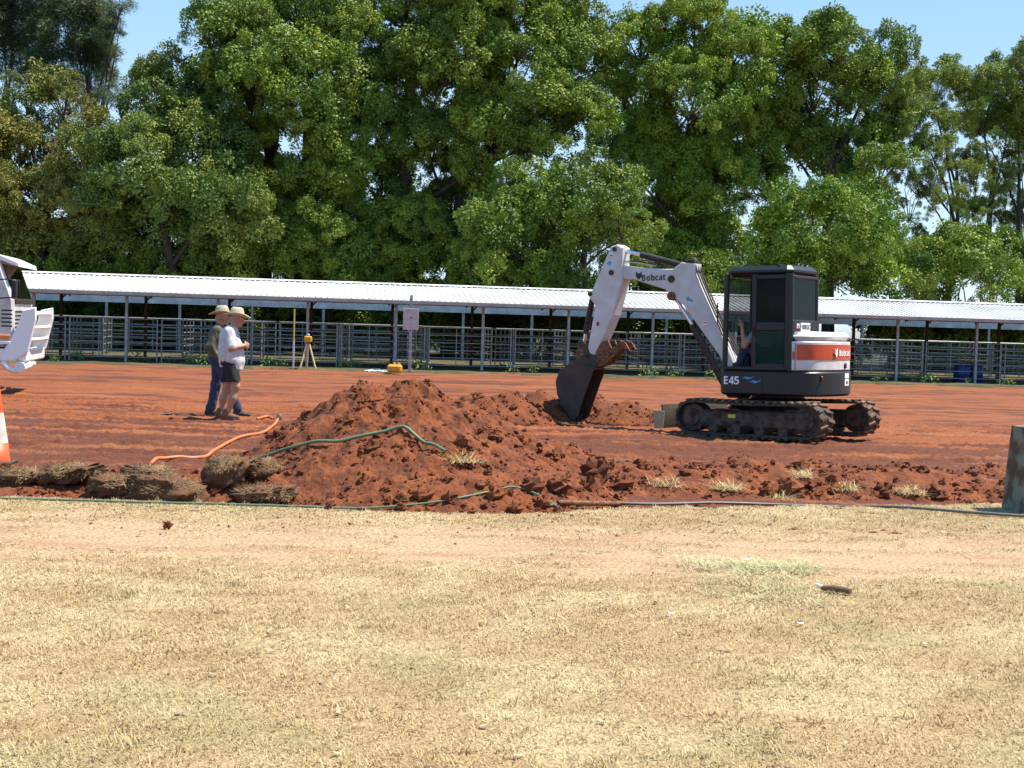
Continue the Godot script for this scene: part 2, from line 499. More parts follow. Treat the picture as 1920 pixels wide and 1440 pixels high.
func make_materials() -> void:
	var g1 := Color(0.72, 0.72, 0.72)
	var w := Color(1, 1, 1)
	var grain := noise_tex(0.03, Color(0.62, 0.6, 0.58), w, 5, 512, 11)
	var blotch := noise_tex(0.008, Color(0.74, 0.72, 0.7), w, 5, 512, 12)
	var dust := noise_tex(0.012, Color(0.84, 0.79, 0.75), w, 5, 512, 13)
	var grime := noise_tex(0.02, Color(0.55, 0.42, 0.34), w, 5, 512, 14, 0.42)
	var rough_bump := bump_tex(0.03, 6.0)
	tinted("soil", 0.95, grain, 1.3, rough_bump, 1.2)
	tinted("lawn", 0.95, grain, 1.7, rough_bump, 0.4)
	var gm := tinted("grass_blade", 0.75)
	gm.backlight_enabled = true
	gm.backlight = Color(0.25, 0.22, 0.12)
	gm.cull_mode = BaseMaterial3D.CULL_DISABLED
	var lf := tinted("leaf", 0.62)
	lf.backlight_enabled = true
	lf.backlight = Color(0.45, 0.55, 0.10)
	lf.cull_mode = BaseMaterial3D.CULL_DISABLED
	mat("bark", Color(0.10, 0.075, 0.055), 0.95, 0.0, grain, 0.8, rough_bump, 0.8)
	mat("base_ground", Color(0.07, 0.075, 0.03), 0.95, 0.0, blotch, 0.1)
	mat("roof_white", Color(0.84, 0.84, 0.84), 0.45, 0.0, blotch, 0.12)
	mat("fascia", Color(0.52, 0.49, 0.46), 0.6, 0.0, blotch, 0.3)
	mat("band_white", Color(0.66, 0.70, 0.73), 0.55, 0.0, blotch, 0.3)
	mat("galvanised", Color(0.40, 0.42, 0.44), 0.5, 0.55, blotch, 0.9)
	mat("rail_steel", Color(0.36, 0.37, 0.38), 0.5, 0.4, blotch, 1.2)
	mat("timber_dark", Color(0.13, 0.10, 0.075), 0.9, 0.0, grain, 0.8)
	mat("machine_white", Color(0.74, 0.74, 0.74), 0.4, 0.0, dust, 0.7)
	mat("boom_white", Color(0.68, 0.68, 0.69), 0.5, 0.0, dust, 0.45)
	mat("machine_black", Color(0.013, 0.013, 0.014), 0.45, 0.0, dust, 0.8)
	mat("machine_orange", Color(0.62, 0.085, 0.018), 0.4, 0.0, dust, 0.8)
	mat("track_steel", Color(0.10, 0.068, 0.05), 0.8, 0.1, grime, 0.8)
	mat("steel_worn", Color(0.085, 0.06, 0.044), 0.75, 0.1, blotch, 0.9, rough_bump, 0.12)
	mat("steel_dark", Color(0.05, 0.04, 0.034), 0.6, 0.3, grime, 1.3)
	mat("rust", Color(0.22, 0.10, 0.045), 0.8, 0.1, grime, 2.0)
	mat("chrome", Color(0.75, 0.76, 0.78), 0.12, 1.0)
	mat("rubber", Color(0.085, 0.058, 0.042), 0.85, 0.0, grime, 1.2)
	mat("rubber_muddy", Color(0.27, 0.15, 0.085), 0.95, 0.0, grain, 3.0)
	mat("hose_black", Color(0.02, 0.02, 0.02), 0.5)
	mat("decal_black", Color(0.015, 0.015, 0.017), 0.5)
	mat("decal_white", Color(0.8, 0.8, 0.8), 0.5)
	mat("decal_blue", Color(0.06, 0.30, 0.55), 0.5)
	mat("decal_red", Color(0.55, 0.04, 0.05), 0.5)
	mat("decal_yellow", Color(0.65, 0.52, 0.03), 0.5)
	mat("lamp_red", Color(0.55, 0.02, 0.02), 0.25)
	mat("lamp_amber", Color(0.75, 0.22, 0.02), 0.3)
	var gl := mat("glass_tint", Color(0.10, 0.24, 0.20, 0.45), 0.04)
	gl.albedo_color = Color(0.07, 0.22, 0.18, 0.55)
	gl.transparency = BaseMaterial3D.TRANSPARENCY_ALPHA
	var gd := mat("glass_dark", Color(0.02, 0.03, 0.03, 0.8), 0.05)
	gd.albedo_color = Color(0.02, 0.035, 0.035, 0.9)
	gd.transparency = BaseMaterial3D.TRANSPARENCY_ALPHA
	gl.metallic_specular = 0.25
	gd.metallic_specular = 0.2
	mat("seat_cloth", Color(0.03, 0.03, 0.032), 0.9)
	mat("truck_white", Color(0.76, 0.76, 0.77), 0.3, 0.0, blotch, 0.5)
	mat("bar_white", Color(0.80, 0.80, 0.80), 0.35)
	mat("skin", Color(0.42, 0.20, 0.13), 0.55)
	mat("hair", Color(0.30, 0.27, 0.24), 0.8)
	mat("eye", Color(0.02, 0.015, 0.01), 0.3)
	mat("shirt_white", Color(0.72, 0.72, 0.74), 0.9, 0.0, blotch, 3.0)
	mat("shirt_olive", Color(0.13, 0.125, 0.085), 0.9, 0.0, blotch, 3.0)
	mat("shirt_blue", Color(0.22, 0.28, 0.36), 0.9, 0.0, blotch, 3.0)
	mat("shorts_dark", Color(0.022, 0.024, 0.026), 0.9, 0.0, blotch, 3.0)
	mat("denim", Color(0.045, 0.07, 0.15), 0.9, 0.0, grain, 4.0)
	mat("boot_tan", Color(0.26, 0.13, 0.075), 0.8, 0.0, grain, 4.0)
	mat("boot_dark", Color(0.05, 0.04, 0.035), 0.7, 0.0, grain, 4.0)
	mat("straw_hat", Color(0.72, 0.65, 0.48), 0.85, 0.0, grain, 6.0)
	mat("felt_hat", Color(0.64, 0.54, 0.40), 0.85, 0.0, grain, 6.0)
	mat("hat_band", Color(0.12, 0.09, 0.06), 0.8)
	mat("conduit_orange", Color(0.72, 0.21, 0.07), 0.5, 0.0, dust, 2.0)
	mat("hose_green", Color(0.13, 0.20, 0.11), 0.5, 0.0, dust, 2.0)
	mat("pipe_grey", Color(0.12, 0.125, 0.115), 0.5, 0.0, dust, 1.5)
	mat("cone_orange", Color(0.75, 0.13, 0.03), 0.5, 0.0, dust, 1.0)
	mat("cone_white", Color(0.72, 0.70, 0.64), 0.4, 0.0, dust, 1.0)
	mat("concrete_mossy", Color(0.18, 0.18, 0.135), 0.95, 0.0, noise_tex(0.012, Color(0.7, 0.55, 0.45), w, 6, 512, 21, 0.45), 0.5, rough_bump, 0.6)
	mat("sign_face", Color(0.56, 0.52, 0.53), 0.6, 0.0, dust, 0.8)
	mat("plastic_yellow", Color(0.72, 0.36, 0.02), 0.4, 0.0, dust, 1.0)
	mat("pole_yellow", Color(0.6, 0.5, 0.05), 0.5)
	mat("tripod_wood", Color(0.62, 0.48, 0.27), 0.6)
	mat("blade_tan", Color(0.40, 0.33, 0.21), 0.7, 0.0, dust, 1.0)
	mat("plastic_blue", Color(0.02, 0.035, 0.16), 0.4)
	mat("tarp_pale", Color(0.40, 0.52, 0.47), 0.5)
	mat("wood_stick", Color(0.24, 0.14, 0.09), 0.9, 0.0, grain, 4.0)
	mat("paper_white", Color(0.78, 0.76, 0.72), 0.8)

# ---------------------------------------------------------------- ground
const DRY := Color(0.325, 0.086, 0.018)
const MOIST := Color(0.155, 0.038, 0.009)
const DUSTY := Color(0.42, 0.15, 0.045)

func edge_z(x: float) -> float:      # where the dry lawn ends and the worked soil begins
	var z := -11.75
	if x > 0.2:
		z = -11.9 - (x - 0.2) * 0.32
	z = maxf(z, -13.35)
	return z + noise_a.get_noise_2d(x * 40.0, 7.0) * 0.12 + noise_a.get_noise_2d(x * 160.0, 57.0) * 0.05

const RUTS := [[-15.5, 0.01, 0.21], [-16.2, 0.015, 0.21], [-17.6, -0.01, 0.17], [-18.3, -0.008, 0.17], [-19.6, 0.03, 0.24], [-21.0, 0.02, 0.24], [-24.2, -0.02, 0.2], [-25.9, -0.015, 0.2], [-28.5, 0.03, 0.26], [-30.4, 0.03, 0.26], [-33.0, -0.02, 0.22], [-34.8, -0.02, 0.22], [-37.5, 0.01, 0.25], [-39.4, 0.012, 0.25]]

func rut(x: float, z: float) -> Vector2:      # (depth of the wheel ruts, how far inside one)
	var out := Vector2.ZERO
	for t in RUTS:
		if absf(z - t[0]) > 1.6:
			continue
		var dz: float = absf(z - t[0] - t[1] * x - noise_a.get_noise_2d(x * 2.0, t[0] * 10.0) * 0.9)
		if dz < 0.42:
			if dz < 0.22:
				out += Vector2(-0.035 + (0.5 + 0.5 * sin(TAU * x / t[2] + dz * 14.0)) * 0.03, 1.0 - dz / 0.3)
			else:
				out.x += 0.03 * (1.0 - absf(dz - 0.3) / 0.12) * (0.5 + noise_c.get_noise_2d(x * 60.0, t[0]))
	return out

func arena_h(x: float, z: float) -> float:
	var h := -0.05 + noise_a.get_noise_2d(x * 4.0, z * 7.0) * 0.05
	h += noise_b.get_noise_2d(x * 9.0, z * 24.0) * 0.022
	h += noise_c.get_noise_2d(x * 50.0, z * 60.0) * 0.02
	if z > -30.0:
		h += maxf(0.0, noise_c.get_noise_2d(x * 140.0, z * 160.0) - 0.15) * 0.07
	return h + rut(x, z).x

func soil_tint(x: float, z: float) -> Color:
	var a := noise_b.get_noise_2d(x * 2.2 + 300.0, z * 26.0)
	var b := noise_a.get_noise_2d(x * 9.0, z * 30.0 + 500.0)
	var wet := smoothstep(-0.2, 0.22, a * 1.2 + b * 0.6 + 0.85 * smoothstep(-22.5, -17.0, z) - 0.16)
	var c := DRY.lerp(MOIST, clampf(wet + rut(x, z).y * 0.45, 0.0, 1.0))
	var p := smoothstep(0.1, 0.55, noise_b.get_noise_2d(x * 3.0 + 50.0, z * 40.0 + 80.0))
	return c.lerp(DUSTY, p * 0.55)

func lawn_tint(x: float, z: float) -> Color:
	var straw := Color(0.435, 0.30, 0.145)
	var pale := Color(0.53, 0.40, 0.21)
	var green := Color(0.27, 0.245, 0.085)
	var bare := Color(0.56, 0.37, 0.22)
	var red := Color(0.42, 0.20, 0.10)
	var c := straw.lerp(pale, smoothstep(-0.2, 0.5, noise_a.get_noise_2d(x * 14.0, z * 18.0)))
	c = c.lerp(green, 0.38 * smoothstep(0.05, 0.5, noise_b.get_noise_2d(x * 12.0 + 31.0, z * 16.0) + (0.12 if z > -6.6 else -0.12)))
	c = c.lerp(Color(0.36, 0.235, 0.095), 0.6 * smoothstep(0.1, 0.5, noise_a.get_noise_2d(x * 20.0 + 77.0, z * 26.0)))
	var k := path_amount(x, z)
	c = c.lerp(bare, minf(1.0, k * 1.1))
	return c.lerp(red, k * smoothstep(0.15, 0.5, noise_b.get_noise_2d(x * 11.0, z * 40.0 + 200.0)) * 0.7)

func path_amount(x: float, z: float) -> float:   # worn wheel track through the lawn
	var mid := -10.0 - x * 0.03
	var d := absf(z - mid + noise_a.get_noise_2d(x * 12.0, z * 20.0) * 0.7)
	return smoothstep(1.45, 0.45, d) * (0.62 + 0.6 * noise_b.get_noise_2d(x * 14.0, z * 45.0))

func lawn_h(x: float, z: float) -> float:
	var e := edge_z(x)
	if z < e:
		return -0.25
	return noise_a.get_noise_2d(x * 8.0, z * 8.0) * 0.02 - 0.03 * path_amount(x, z) + noise_c.get_noise_2d(x * 60.0, z * 60.0) * 0.006

# spoil heaps: [x, z, height, rx, rz]
const HEAP := [[-1.12, -14.3, 1.0, 1.95, 2.1], [-0.95, -13.1, 0.62, 1.75, 1.5], [0.15, -12.75, 0.36, 1.1, 0.95], [0.4, -14.2, 0.42, 1.35, 1.2], [-2.0, -13.5, 0.42, 1.0, 1.3], [-0.7, -12.3, 0.30, 1.5, 0.85], [-1.9, -12.5, 0.24, 0.9, 0.7], [0.02, -12.0, 0.20, 0.8, 0.55], [-0.45, -11.95, 0.14, 0.7, 0.45]]
const BERM := [[0.9, -14.1, 0.30, 1.2, 1.0], [1.7, -14.2, 0.26, 1.2, 1.0], [2.5, -14.4, 0.30, 1.1, 0.95], [3.3, -14.55, 0.27, 1.2, 1.0], [4.2, -14.7, 0.26, 1.2, 1.0], [5.2, -14.8, 0.26, 1.2, 1.0], [6.3, -15.0, 0.25, 1.3, 1.0]]
const SPOIL := [[-0.6, -23.0, 0.44, 0.9, 0.9], [-0.05, -23.2, 0.48, 0.9, 0.9], [0.5, -24.2, 0.5, 0.75, 0.7], [1.3, -24.9, 0.5, 0.9, 0.75], [2.0, -23.9, 0.36, 0.8, 0.8], [2.5, -23.6, 0.2, 0.7, 0.6], [-1.2, -22.8, 0.22, 0.8, 0.7]]
const SODBANK := [[-4.9, -12.9, 0.16, 1.2, 0.8], [-4.0, -12.8, 0.18, 1.1, 0.8], [-3.1, -12.7, 0.2, 1.1, 0.8], [-2.4, -12.6, 0.2, 0.9, 0.7]]

func heap_h(list: Array, x: float, z: float) -> float:
	var s := 0.0
	for c in list:
		var d := sqrt(pow((x - c[0]) / c[3], 2) + pow((z - c[1]) / c[4], 2))
		if d < 1.0:
			var h: float = c[2] * (1.0 - d) * (1.0 + 0.35 * d)
			s = maxf(s, h) + minf(s, h) * 0.18
	if s <= 0.0:
		return -0.3
	s *= 1.0 + noise_a.get_noise_2d(x * 45.0, z * 45.0) * 0.2
	s += noise_c.get_noise_2d(x * 110.0, z * 110.0) * 0.022 + noise_c.get_noise_2d(x * 260.0, z * 260.0) * 0.018 + noise_b.get_noise_2d(x * 520.0, z * 520.0) * 0.012
	return s - 0.06

func heap_tint(x: float, z: float) -> Color:
	var a := noise_a.get_noise_2d(x * 60.0, z * 60.0 + 300.0) + noise_c.get_noise_2d(x * 150.0, z * 150.0) * 0.6
	return Color(0.265, 0.068, 0.014).lerp(Color(0.17, 0.041, 0.009), smoothstep(-0.3, 0.4, a)).lerp(DUSTY, 0.3 * smoothstep(0.25, 0.6, noise_b.get_noise_2d(x * 50.0, z * 50.0)))

func clod_mesh(sd: int) -> ArrayMesh:
	var n := FastNoiseLite.new()
	n.seed = sd
	n.frequency = 0.9
	n.fractal_octaves = 3
	var sp := SphereMesh.new()
	sp.radial_segments = 9
	sp.rings = 6
	sp.radius = 1.0
	sp.height = 2.0
	var st := begin()
	st.set_smooth_group(-1)
	var arr := sp.get_mesh_arrays()
	var v: PackedVector3Array = arr[Mesh.ARRAY_VERTEX]
	var ix: PackedInt32Array = arr[Mesh.ARRAY_INDEX]
	for i in ix:
		var p := v[i].normalized()
		st.add_vertex(p * (0.85 + 0.7 * n.get_noise_3dv(p * 1.3) + 0.5 * n.get_noise_3dv(p * 4.0 + Vector3(9, 0, 0))) * Vector3(1, 0.78, 0.95))
	return done(st)

func build_heap(called: String, label: String, list: Array, x0: float, x1: float, z0: float, z1: float, step: float, clods: Array, n_small: int, n_big: int, big: float, placed := []) -> Node3D:
	var t := thing(called, label, "dirt mound", Vector3.ZERO, 0.0)
	part(t, "soil_surface", field(x0, x1, int((x1 - x0) / step), z0, z1, int(absf(z1 - z0) / step), func(x, z): return heap_h(list, x, z), heap_tint), M.soil)
	var mm := MultiMesh.new()
	mm.transform_format = MultiMesh.TRANSFORM_3D
	mm.use_colors = true
	mm.mesh = clods[0]
	mm.instance_count = n_small
	var k := 0
	var tries := 0
	while k < n_small and tries < n_small * 20:
		tries += 1
		var x := rng.randf_range(x0, x1)
		var z := rng.randf_range(z0, z1)
		var h := heap_h(list, x, z)
		if h < -0.05 or noise_a.get_noise_2d(x * 30.0, z * 30.0 + 900.0) + rng.randf() * 0.5 < 0.1:
			continue
		var r := 0.009 + 0.04 * pow(rng.randf(), 3.5)
		mm.set_instance_transform(k, Transform3D(Basis.from_euler(Vector3(rng.randf() * TAU, rng.randf() * TAU, 0)).scaled(Vector3(r, r, r)), Vector3(x, h - r * 0.1, z)))
		mm.set_instance_color(k, heap_tint(x, z) * rng.randf_range(0.85, 1.2))
		k += 1
	mm.visible_instance_count = -1
	var o := MultiMeshInstance3D.new()
	o.name = "crumbs"
	o.multimesh = mm
	o.material_override = M.soil_clod
	o.set_meta("kind", "stuff")
	t.add_child(o, true)
	for q in placed:
		part(t, "clod", clods[int(q[2] * 1000.0) % clods.size()], M["soil_%d" % (int(q[2] * 997.0) % 3)], Transform3D(Basis.from_euler(Vector3(rng.randf_range(-0.5, 0.5), rng.randf() * TAU, 0)).scaled(Vector3.ONE * q[2]), Vector3(q[0], maxf(heap_h(list, q[0], q[1]), 0.0) + q[2] * 0.35, q[1])))
	k = 0
	tries = 0
	while k < n_big and tries < 4000:
		tries += 1
		var x := rng.randf_range(x0, x1)
		var z := lerpf(z1, z0, pow(rng.randf(), 1.6)) if z0 < z1 else lerpf(z0, z1, pow(rng.randf(), 1.6))
		var h := heap_h(list, x, z)
		if h < -0.04 or h > 0.55:
			continue
		var r := big * (0.45 + 0.75 * pow(rng.randf(), 2.0))
		part(t, "clod", clods[k % clods.size()], M["soil_%d" % (k % 3)], Transform3D(Basis.from_euler(Vector3(rng.randf_range(-0.5, 0.5), rng.randf() * TAU, rng.randf_range(-0.5, 0.5))).scaled(Vector3(r, r, r)), Vector3(x, h + r * 0.1, z)))
		k += 1
	return t

func grass_tuft(sd: int, blades: int, tall: float, spread: float) -> ArrayMesh:
	var r := RandomNumberGenerator.new()
	r.seed = sd
	var st := begin()
	st.set_smooth_group(-1)
	for i in blades:
		var o := Vector3(r.randf_range(-spread, spread), -0.004, r.randf_range(-spread, spread))
		var a := r.randf() * TAU
		var lean := r.randf_range(0.6, 1.45)
		var l := tall * r.randf_range(0.5, 1.2)
		var d := Vector3(cos(a) * sin(lean), cos(lean), sin(a) * sin(lean))
		var side := Vector3(-sin(a), 0, cos(a)) * r.randf_range(0.0012, 0.0023)
		var m := o + d * l * 0.55
		var e := o + d * l + Vector3(0, -0.25 * l * sin(lean), 0)
		tri(st, o - side, o + side, m + side * 0.8)
		tri(st, o - side, m + side * 0.8, m - side * 0.8)
		tri(st, m - side * 0.8, m + side * 0.8, e)
	return done(st)

func build_ground() -> void:
	structure("ground", field(-400, 400, 8, -600, 60, 8, func(_x, _z): return -0.4, func(_x, _z): return Color(1, 1, 1)), M.base_ground)
	# worked red soil, finer where it is near
	structure("dirt_ground", field(-13, 14, 500, -11.2, -26, 300, arena_h, soil_tint), M.soil)
	structure("dirt_ground", field(-60, 60, 480, -25.9, -47, 130, func(x, z): return arena_h(x, z) - (0.0 if z < -26.3 else 0.12), soil_tint), M.soil)
	structure("dirt_ground", field(-60, -12.9, 120, -11, -26, 60, arena_h, soil_tint), M.soil)
	structure("dirt_ground", field(13.9, 60, 120, -11, -26, 60, arena_h, soil_tint), M.soil)
	structure("lawn", field(-15, 15, 420, 4, -14.2, 260, lawn_h, lawn_tint), M.lawn)
	# blades of dry grass
	var tufts := [grass_tuft(1, 14, 0.034, 0.035), grass_tuft(2, 14, 0.03, 0.04), grass_tuft(3, 10, 0.055, 0.03)]
	for v in 3:
		var mm := MultiMesh.new()
		mm.transform_format = MultiMesh.TRANSFORM_3D
		mm.use_colors = true
		mm.mesh = tufts[v]
		var xs := []
		var n: int = [52000, 52000, 9000][v]
		for i in n:
			var z := -3.4 - 9.9 * pow(rng.randf(), 0.8)
			var half := 1.6 - z * 0.43
			var x := rng.randf_range(-half, half)
			if z < edge_z(x) + 0.02 or rng.randf() < path_amount(x, z) * 1.5:
				continue
			if v == 2 and noise_b.get_noise_2d(x * 25.0, z * 25.0) < 0.0:
				continue
			xs.append(Vector2(x, z))
		mm.instance_count = xs.size()
		for i in xs.size():
			var p: Vector2 = xs[i]
			var s := rng.randf_range(0.7, 1.35)
			mm.set_instance_transform(i, Transform3D(Basis(Vector3.UP, rng.randf() * TAU).scaled(Vector3(s, s * rng.randf_range(0.6, 1.1), s)), Vector3(p.x, lawn_h(p.x, p.y), p.y)))
			var c := lawn_tint(p.x, p.y)
			c = c.lerp(Color(0.58, 0.44, 0.25), rng.randf() * 0.5)
			if rng.randf() < 0.11:
				c = c.lerp(Color(0.30, 0.27, 0.11), 0.5)
			mm.set_instance_color(i, c * rng.randf_range(0.78, 1.15))
		var o := MultiMeshInstance3D.new()
		o.name = numbered("grass")
		o.multimesh = mm
		o.material_override = M.grass_blade
		tag(o, ["short dry straw-coloured grass covering the lawn", "matted dry grass blades lying across the lawn", "longer dry grass wisps standing in patches on the lawn"][v], "grass", "", "stuff")
		add_child(o)

func build_heaps() -> void:
	var sm: StandardMaterial3D = M.soil.duplicate()
	sm.resource_name = "soil_clod"
	M["soil_clod"] = sm
	for i in 3:
		mat("soil_%d" % i, [Color(0.23, 0.06, 0.013), Color(0.18, 0.045, 0.010), Color(0.26, 0.071, 0.016)][i], 0.95, 0.0, M.soil.albedo_texture, 2.2, M.soil.normal_texture, 1.0)
	var clods := [clod_mesh(1), clod_mesh(2), clod_mesh(3), clod_mesh(4)]
	build_heap("dirt_heap", "tall peaked heap of red soil with a green hose across it", HEAP, -3.3, 2.1, -16.6, -11.3, 0.024, clods, 3200, 46, 0.10, [[-0.5, -11.75, 0.085], [0.3, -11.75, 0.07], [0.06, -11.62, 0.075], [0.2, -12.0, 0.11], [-0.12, -11.8, 0.09], [0.45, -12.2, 0.12], [-0.9, -11.6, 0.05], [-0.3, -11.55, 0.045], [-1.5, -11.62, 0.05], [0.42, -11.7, 0.05]])
	build_heap("dirt_bank", "low bank of cloddy red soil along the lawn edge, running to the concrete block", BERM, 0.2, 7.8, -16.0, -13.0, 0.03, clods, 2600, 60, 0.10, [[0.85, -13.5, 0.17], [1.1, -13.4, 0.12], [2.75, -13.6, 0.15], [2.55, -13.55, 0.1], [3.75, -13.8, 0.11], [0.6, -13.1, 0.1]])
	build_heap("spoil_heap", "low heap of fresh dark red soil under the excavator bucket", SPOIL, -2.2, 3.4, -25.5, -21.8, 0.05, clods, 1500, 40, 0.10)
	build_heap("dirt_bank", "low soil bank carrying the overturned turf sods", SODBANK, -6.2, -1.4, -13.8, -11.8, 0.035, clods, 1500, 24, 0.08)

# ---------------------------------------------------------------- sheds and pens
const TURN := 0.12915      # the sheds stand 7.4 degrees off square
func shed_at(s: float, y: float, n: float) -> Vector3:
	return Vector3(s * cos(TURN) - n * sin(TURN), y, -46.0 - s * sin(TURN) - n * cos(TURN))

func shed_node(called: String, label: String, category: String, s: float, n: float) -> Node3D:
	return thing(called, label, category, shed_at(s, 0, n), TURN)

func ribbed(width: float, length: float, ribs: int, tall: float) -> ArrayMesh:   # sheet in x (width) and -z (length)
	var st := begin()
	st.set_smooth_group(-1)
	var prof := []
	var step := width / ribs
	for i in ribs:
		var x := i * step
		prof.append_array([Vector2(x, 0), Vector2(x + step * 0.38, 0), Vector2(x + step * 0.46, tall), Vector2(x + step * 0.62, tall), Vector2(x + step * 0.70, 0)])
	prof.append(Vector2(width + 0.012, 0))
	for i in prof.size() - 1:
		var a: Vector2 = prof[i]
		var b: Vector2 = prof[i + 1]
		quad(st, Vector3(a.x, a.y, 0), Vector3(a.x, a.y, -length), Vector3(b.x, b.y, -length), Vector3(b.x, b.y, 0))
		quad(st, Vector3(a.x, a.y - 0.004, 0), Vector3(b.x, b.y - 0.004, 0), Vector3(b.x, b.y - 0.004, -length), Vector3(a.x, a.y - 0.004, -length))
	return done(st)

func build_sheds() -> void:
	var s0 := -27.0
	var bays := 19
	var bay := 2.87
	var s_first := -26.85
	# front shed: origin at front line, local x along, local -z away
	var t := shed_node("open_shed", "long open cattle shed with white ribbed metal roof on grey posts", "shed", 0, 0)
	var slope := atan2(0.57, 3.35)
	var sheet := ribbed(0.762, 3.42, 4, 0.03)
	for i in 72:
		var x := s0 + i * 0.762
		part(t, "roof_sheet", sheet, M.roof_white, Transform3D(Basis(Vector3.RIGHT, slope), Vector3(x, 2.24 + 0.002 * (i % 2), 0.55)))
		part(t, "roof_sheet", sheet, M.roof_white, Transform3D(Basis(Vector3.UP, PI) * Basis(Vector3.RIGHT, slope), Vector3(x + 0.762, 2.24 + 0.002 * (i % 2), -6.15)))
	var long := 72 * 0.762
	part(t, "ridge_cap", prism_mesh([Vector2(-0.2, -0.028), Vector2(0, 0.012), Vector2(0.2, -0.028), Vector2(0.2, -0.02), Vector2(0, 0.03), Vector2(-0.2, -0.02)], 0, long, 0.001), M.roof_white, Transform3D(Basis(Vector3.UP, PI / 2), Vector3(s0, 2.845, -2.8)))
	part(t, "gutter", box_mesh(Vector3(s0 + long / 2, 2.18, 0.6), Vector3(long, 0.14, 0.12), 0.02), M.fascia)
	for n in [-0.15, -2.8, -5.75]:
		part(t, "beam", box_mesh(Vector3(s0 + long / 2, 2.21 if n != -2.8 else 2.70, n), Vector3(long, 0.10, 0.06), 0.005), M.timber_dark)
	for k in bays:
		var x := s_first + k * bay
		part(t, "post", box_mesh(Vector3(x, 1.06, -0.05), Vector3(0.09, 2.19, 0.09), 0.008), M.galvanised)
		part(t, "post", box_mesh(Vector3(x + 0.05, 1.17, -4.25), Vector3(0.10, 2.44, 0.10), 0.008), M.timber_dark)
		part(t, "rafter", box_mesh(Vector3.ZERO, Vector3(0.05, 0.10, 3.4), 0.004), M.timber_dark, Transform3D(Basis(Vector3.RIGHT, slope), Vector3(x, 2.44, -1.12)))
		part(t, "rafter", box_mesh(Vector3.ZERO, Vector3(0.05, 0.10, 3.4), 0.004), M.timber_dark, Transform3D(Basis(Vector3.RIGHT, -slope), Vector3(x, 2.44, -4.48)))
		part(t, "knee_brace", box_mesh(Vector3.ZERO, Vector3(0.42, 0.05, 0.05), 0.004), M.timber_dark, Transform3D(Basis(Vector3.BACK, 0.75), Vector3(x + 0.2, 2.14, -4.25)))
	# second shed behind, across an open race
	var u := shed_node("open_shed", "rear shed with pale ribbed valance seen under the long white roof", "shed", 0, 11.6)
	var strip := ribbed(0.95, 0.50, 8, 0.014)
	for i in 60:
		part(u, "valance_sheet", strip, M.band_white, Transform3D(Basis(Vector3.RIGHT, PI / 2), Vector3(s0 - 3 + i * 0.95, 1.965, 0.07 + 0.001 * (i % 2))))
	for k in bays + 3:
		var x := s_first - 3.0 + k * bay + 0.55
		part(u, "post", box_mesh(Vector3(x, 1.1, -0.05), Vector3(0.11, 2.2, 0.11), 0.008), M.galvanised)
		part(u, "post", box_mesh(Vector3(x + 0.3, 1.1, -4.5), Vector3(0.11, 2.2, 0.11), 0.008), M.timber_dark)
	var flat_sheet := ribbed(0.95, 5.2, 5, 0.03)
	for i in 60:
		part(u, "roof_sheet", flat_sheet, M.roof_white, Transform3D(Basis(Vector3.RIGHT, 0.05), Vector3(s0 - 3 + i * 0.95, 2.48 + 0.002 * (i % 2), 0.2)))
	# steel cattle panels
	var rail := tube_mesh([Vector3(0, 0, 0), Vector3(2.72, 0, 0)], [0.018], 8)
	var upright := tube_mesh([Vector3(0, 0.03, 0), Vector3(0, 1.42, 0)], [0.024], 8)
	var stay := tube_mesh([Vector3(0, 0.14, 0), Vector3(0, 1.40, 0)], [0.016], 6)
	var rows := [[0.12, 0.0, "front row of the pens under the shed eave"], [3.2, 0.35, "middle row of the pens under the shed"], [6.7, 0.1, "sunlit row of the pens behind the shed roof"], [9.6, 0.5, "back row of the pens before the rear shed"]]
	for r in rows:
		for k in 15:
			var s: float = -20.0 + k * bay + r[1]
			if rng.randf() < 0.12 and r[0] > 1.0:
				continue
			panel(s, r[0] + rng.randf_range(-0.06, 0.06), 0.0, rail, upright, stay, "galvanised rail panel in the " + r[2], "rail panels in the " + r[2])
	for k in 15:
		for n in [0.3, 6.9]:
			if rng.randf() < 0.75:
				panel(-20.05 + k * bay, n, PI / 2 + rng.randf_range(-0.06, 0.06), rail, upright, stay, "galvanised rail panel dividing two pens, set end-on", "rail panels dividing the pens")

func panel(s: float, n: float, turn: float, rail: Mesh, upright: Mesh, stay: Mesh, label: String, group: String) -> void:
	var t := thing("rail_panel", label, "fence panel", shed_at(s, -0.02, n), TURN + turn, group)
	for i in 6:
		part(t, "rail", rail, M.rail_steel, Transform3D(Basis.IDENTITY, Vector3(0, 0.16 + i * 0.248, 0)))
	part(t, "upright", upright, M.rail_steel)
	part(t, "upright", upright, M.rail_steel, Transform3D(Basis.IDENTITY, Vector3(2.72, 0, 0)))
	part(t, "stay", stay, M.rail_steel, Transform3D(Basis.IDENTITY, Vector3(0.9, 0, 0)))
	part(t, "stay", stay, M.rail_steel, Transform3D(Basis.IDENTITY, Vector3(1.8, 0, 0)))

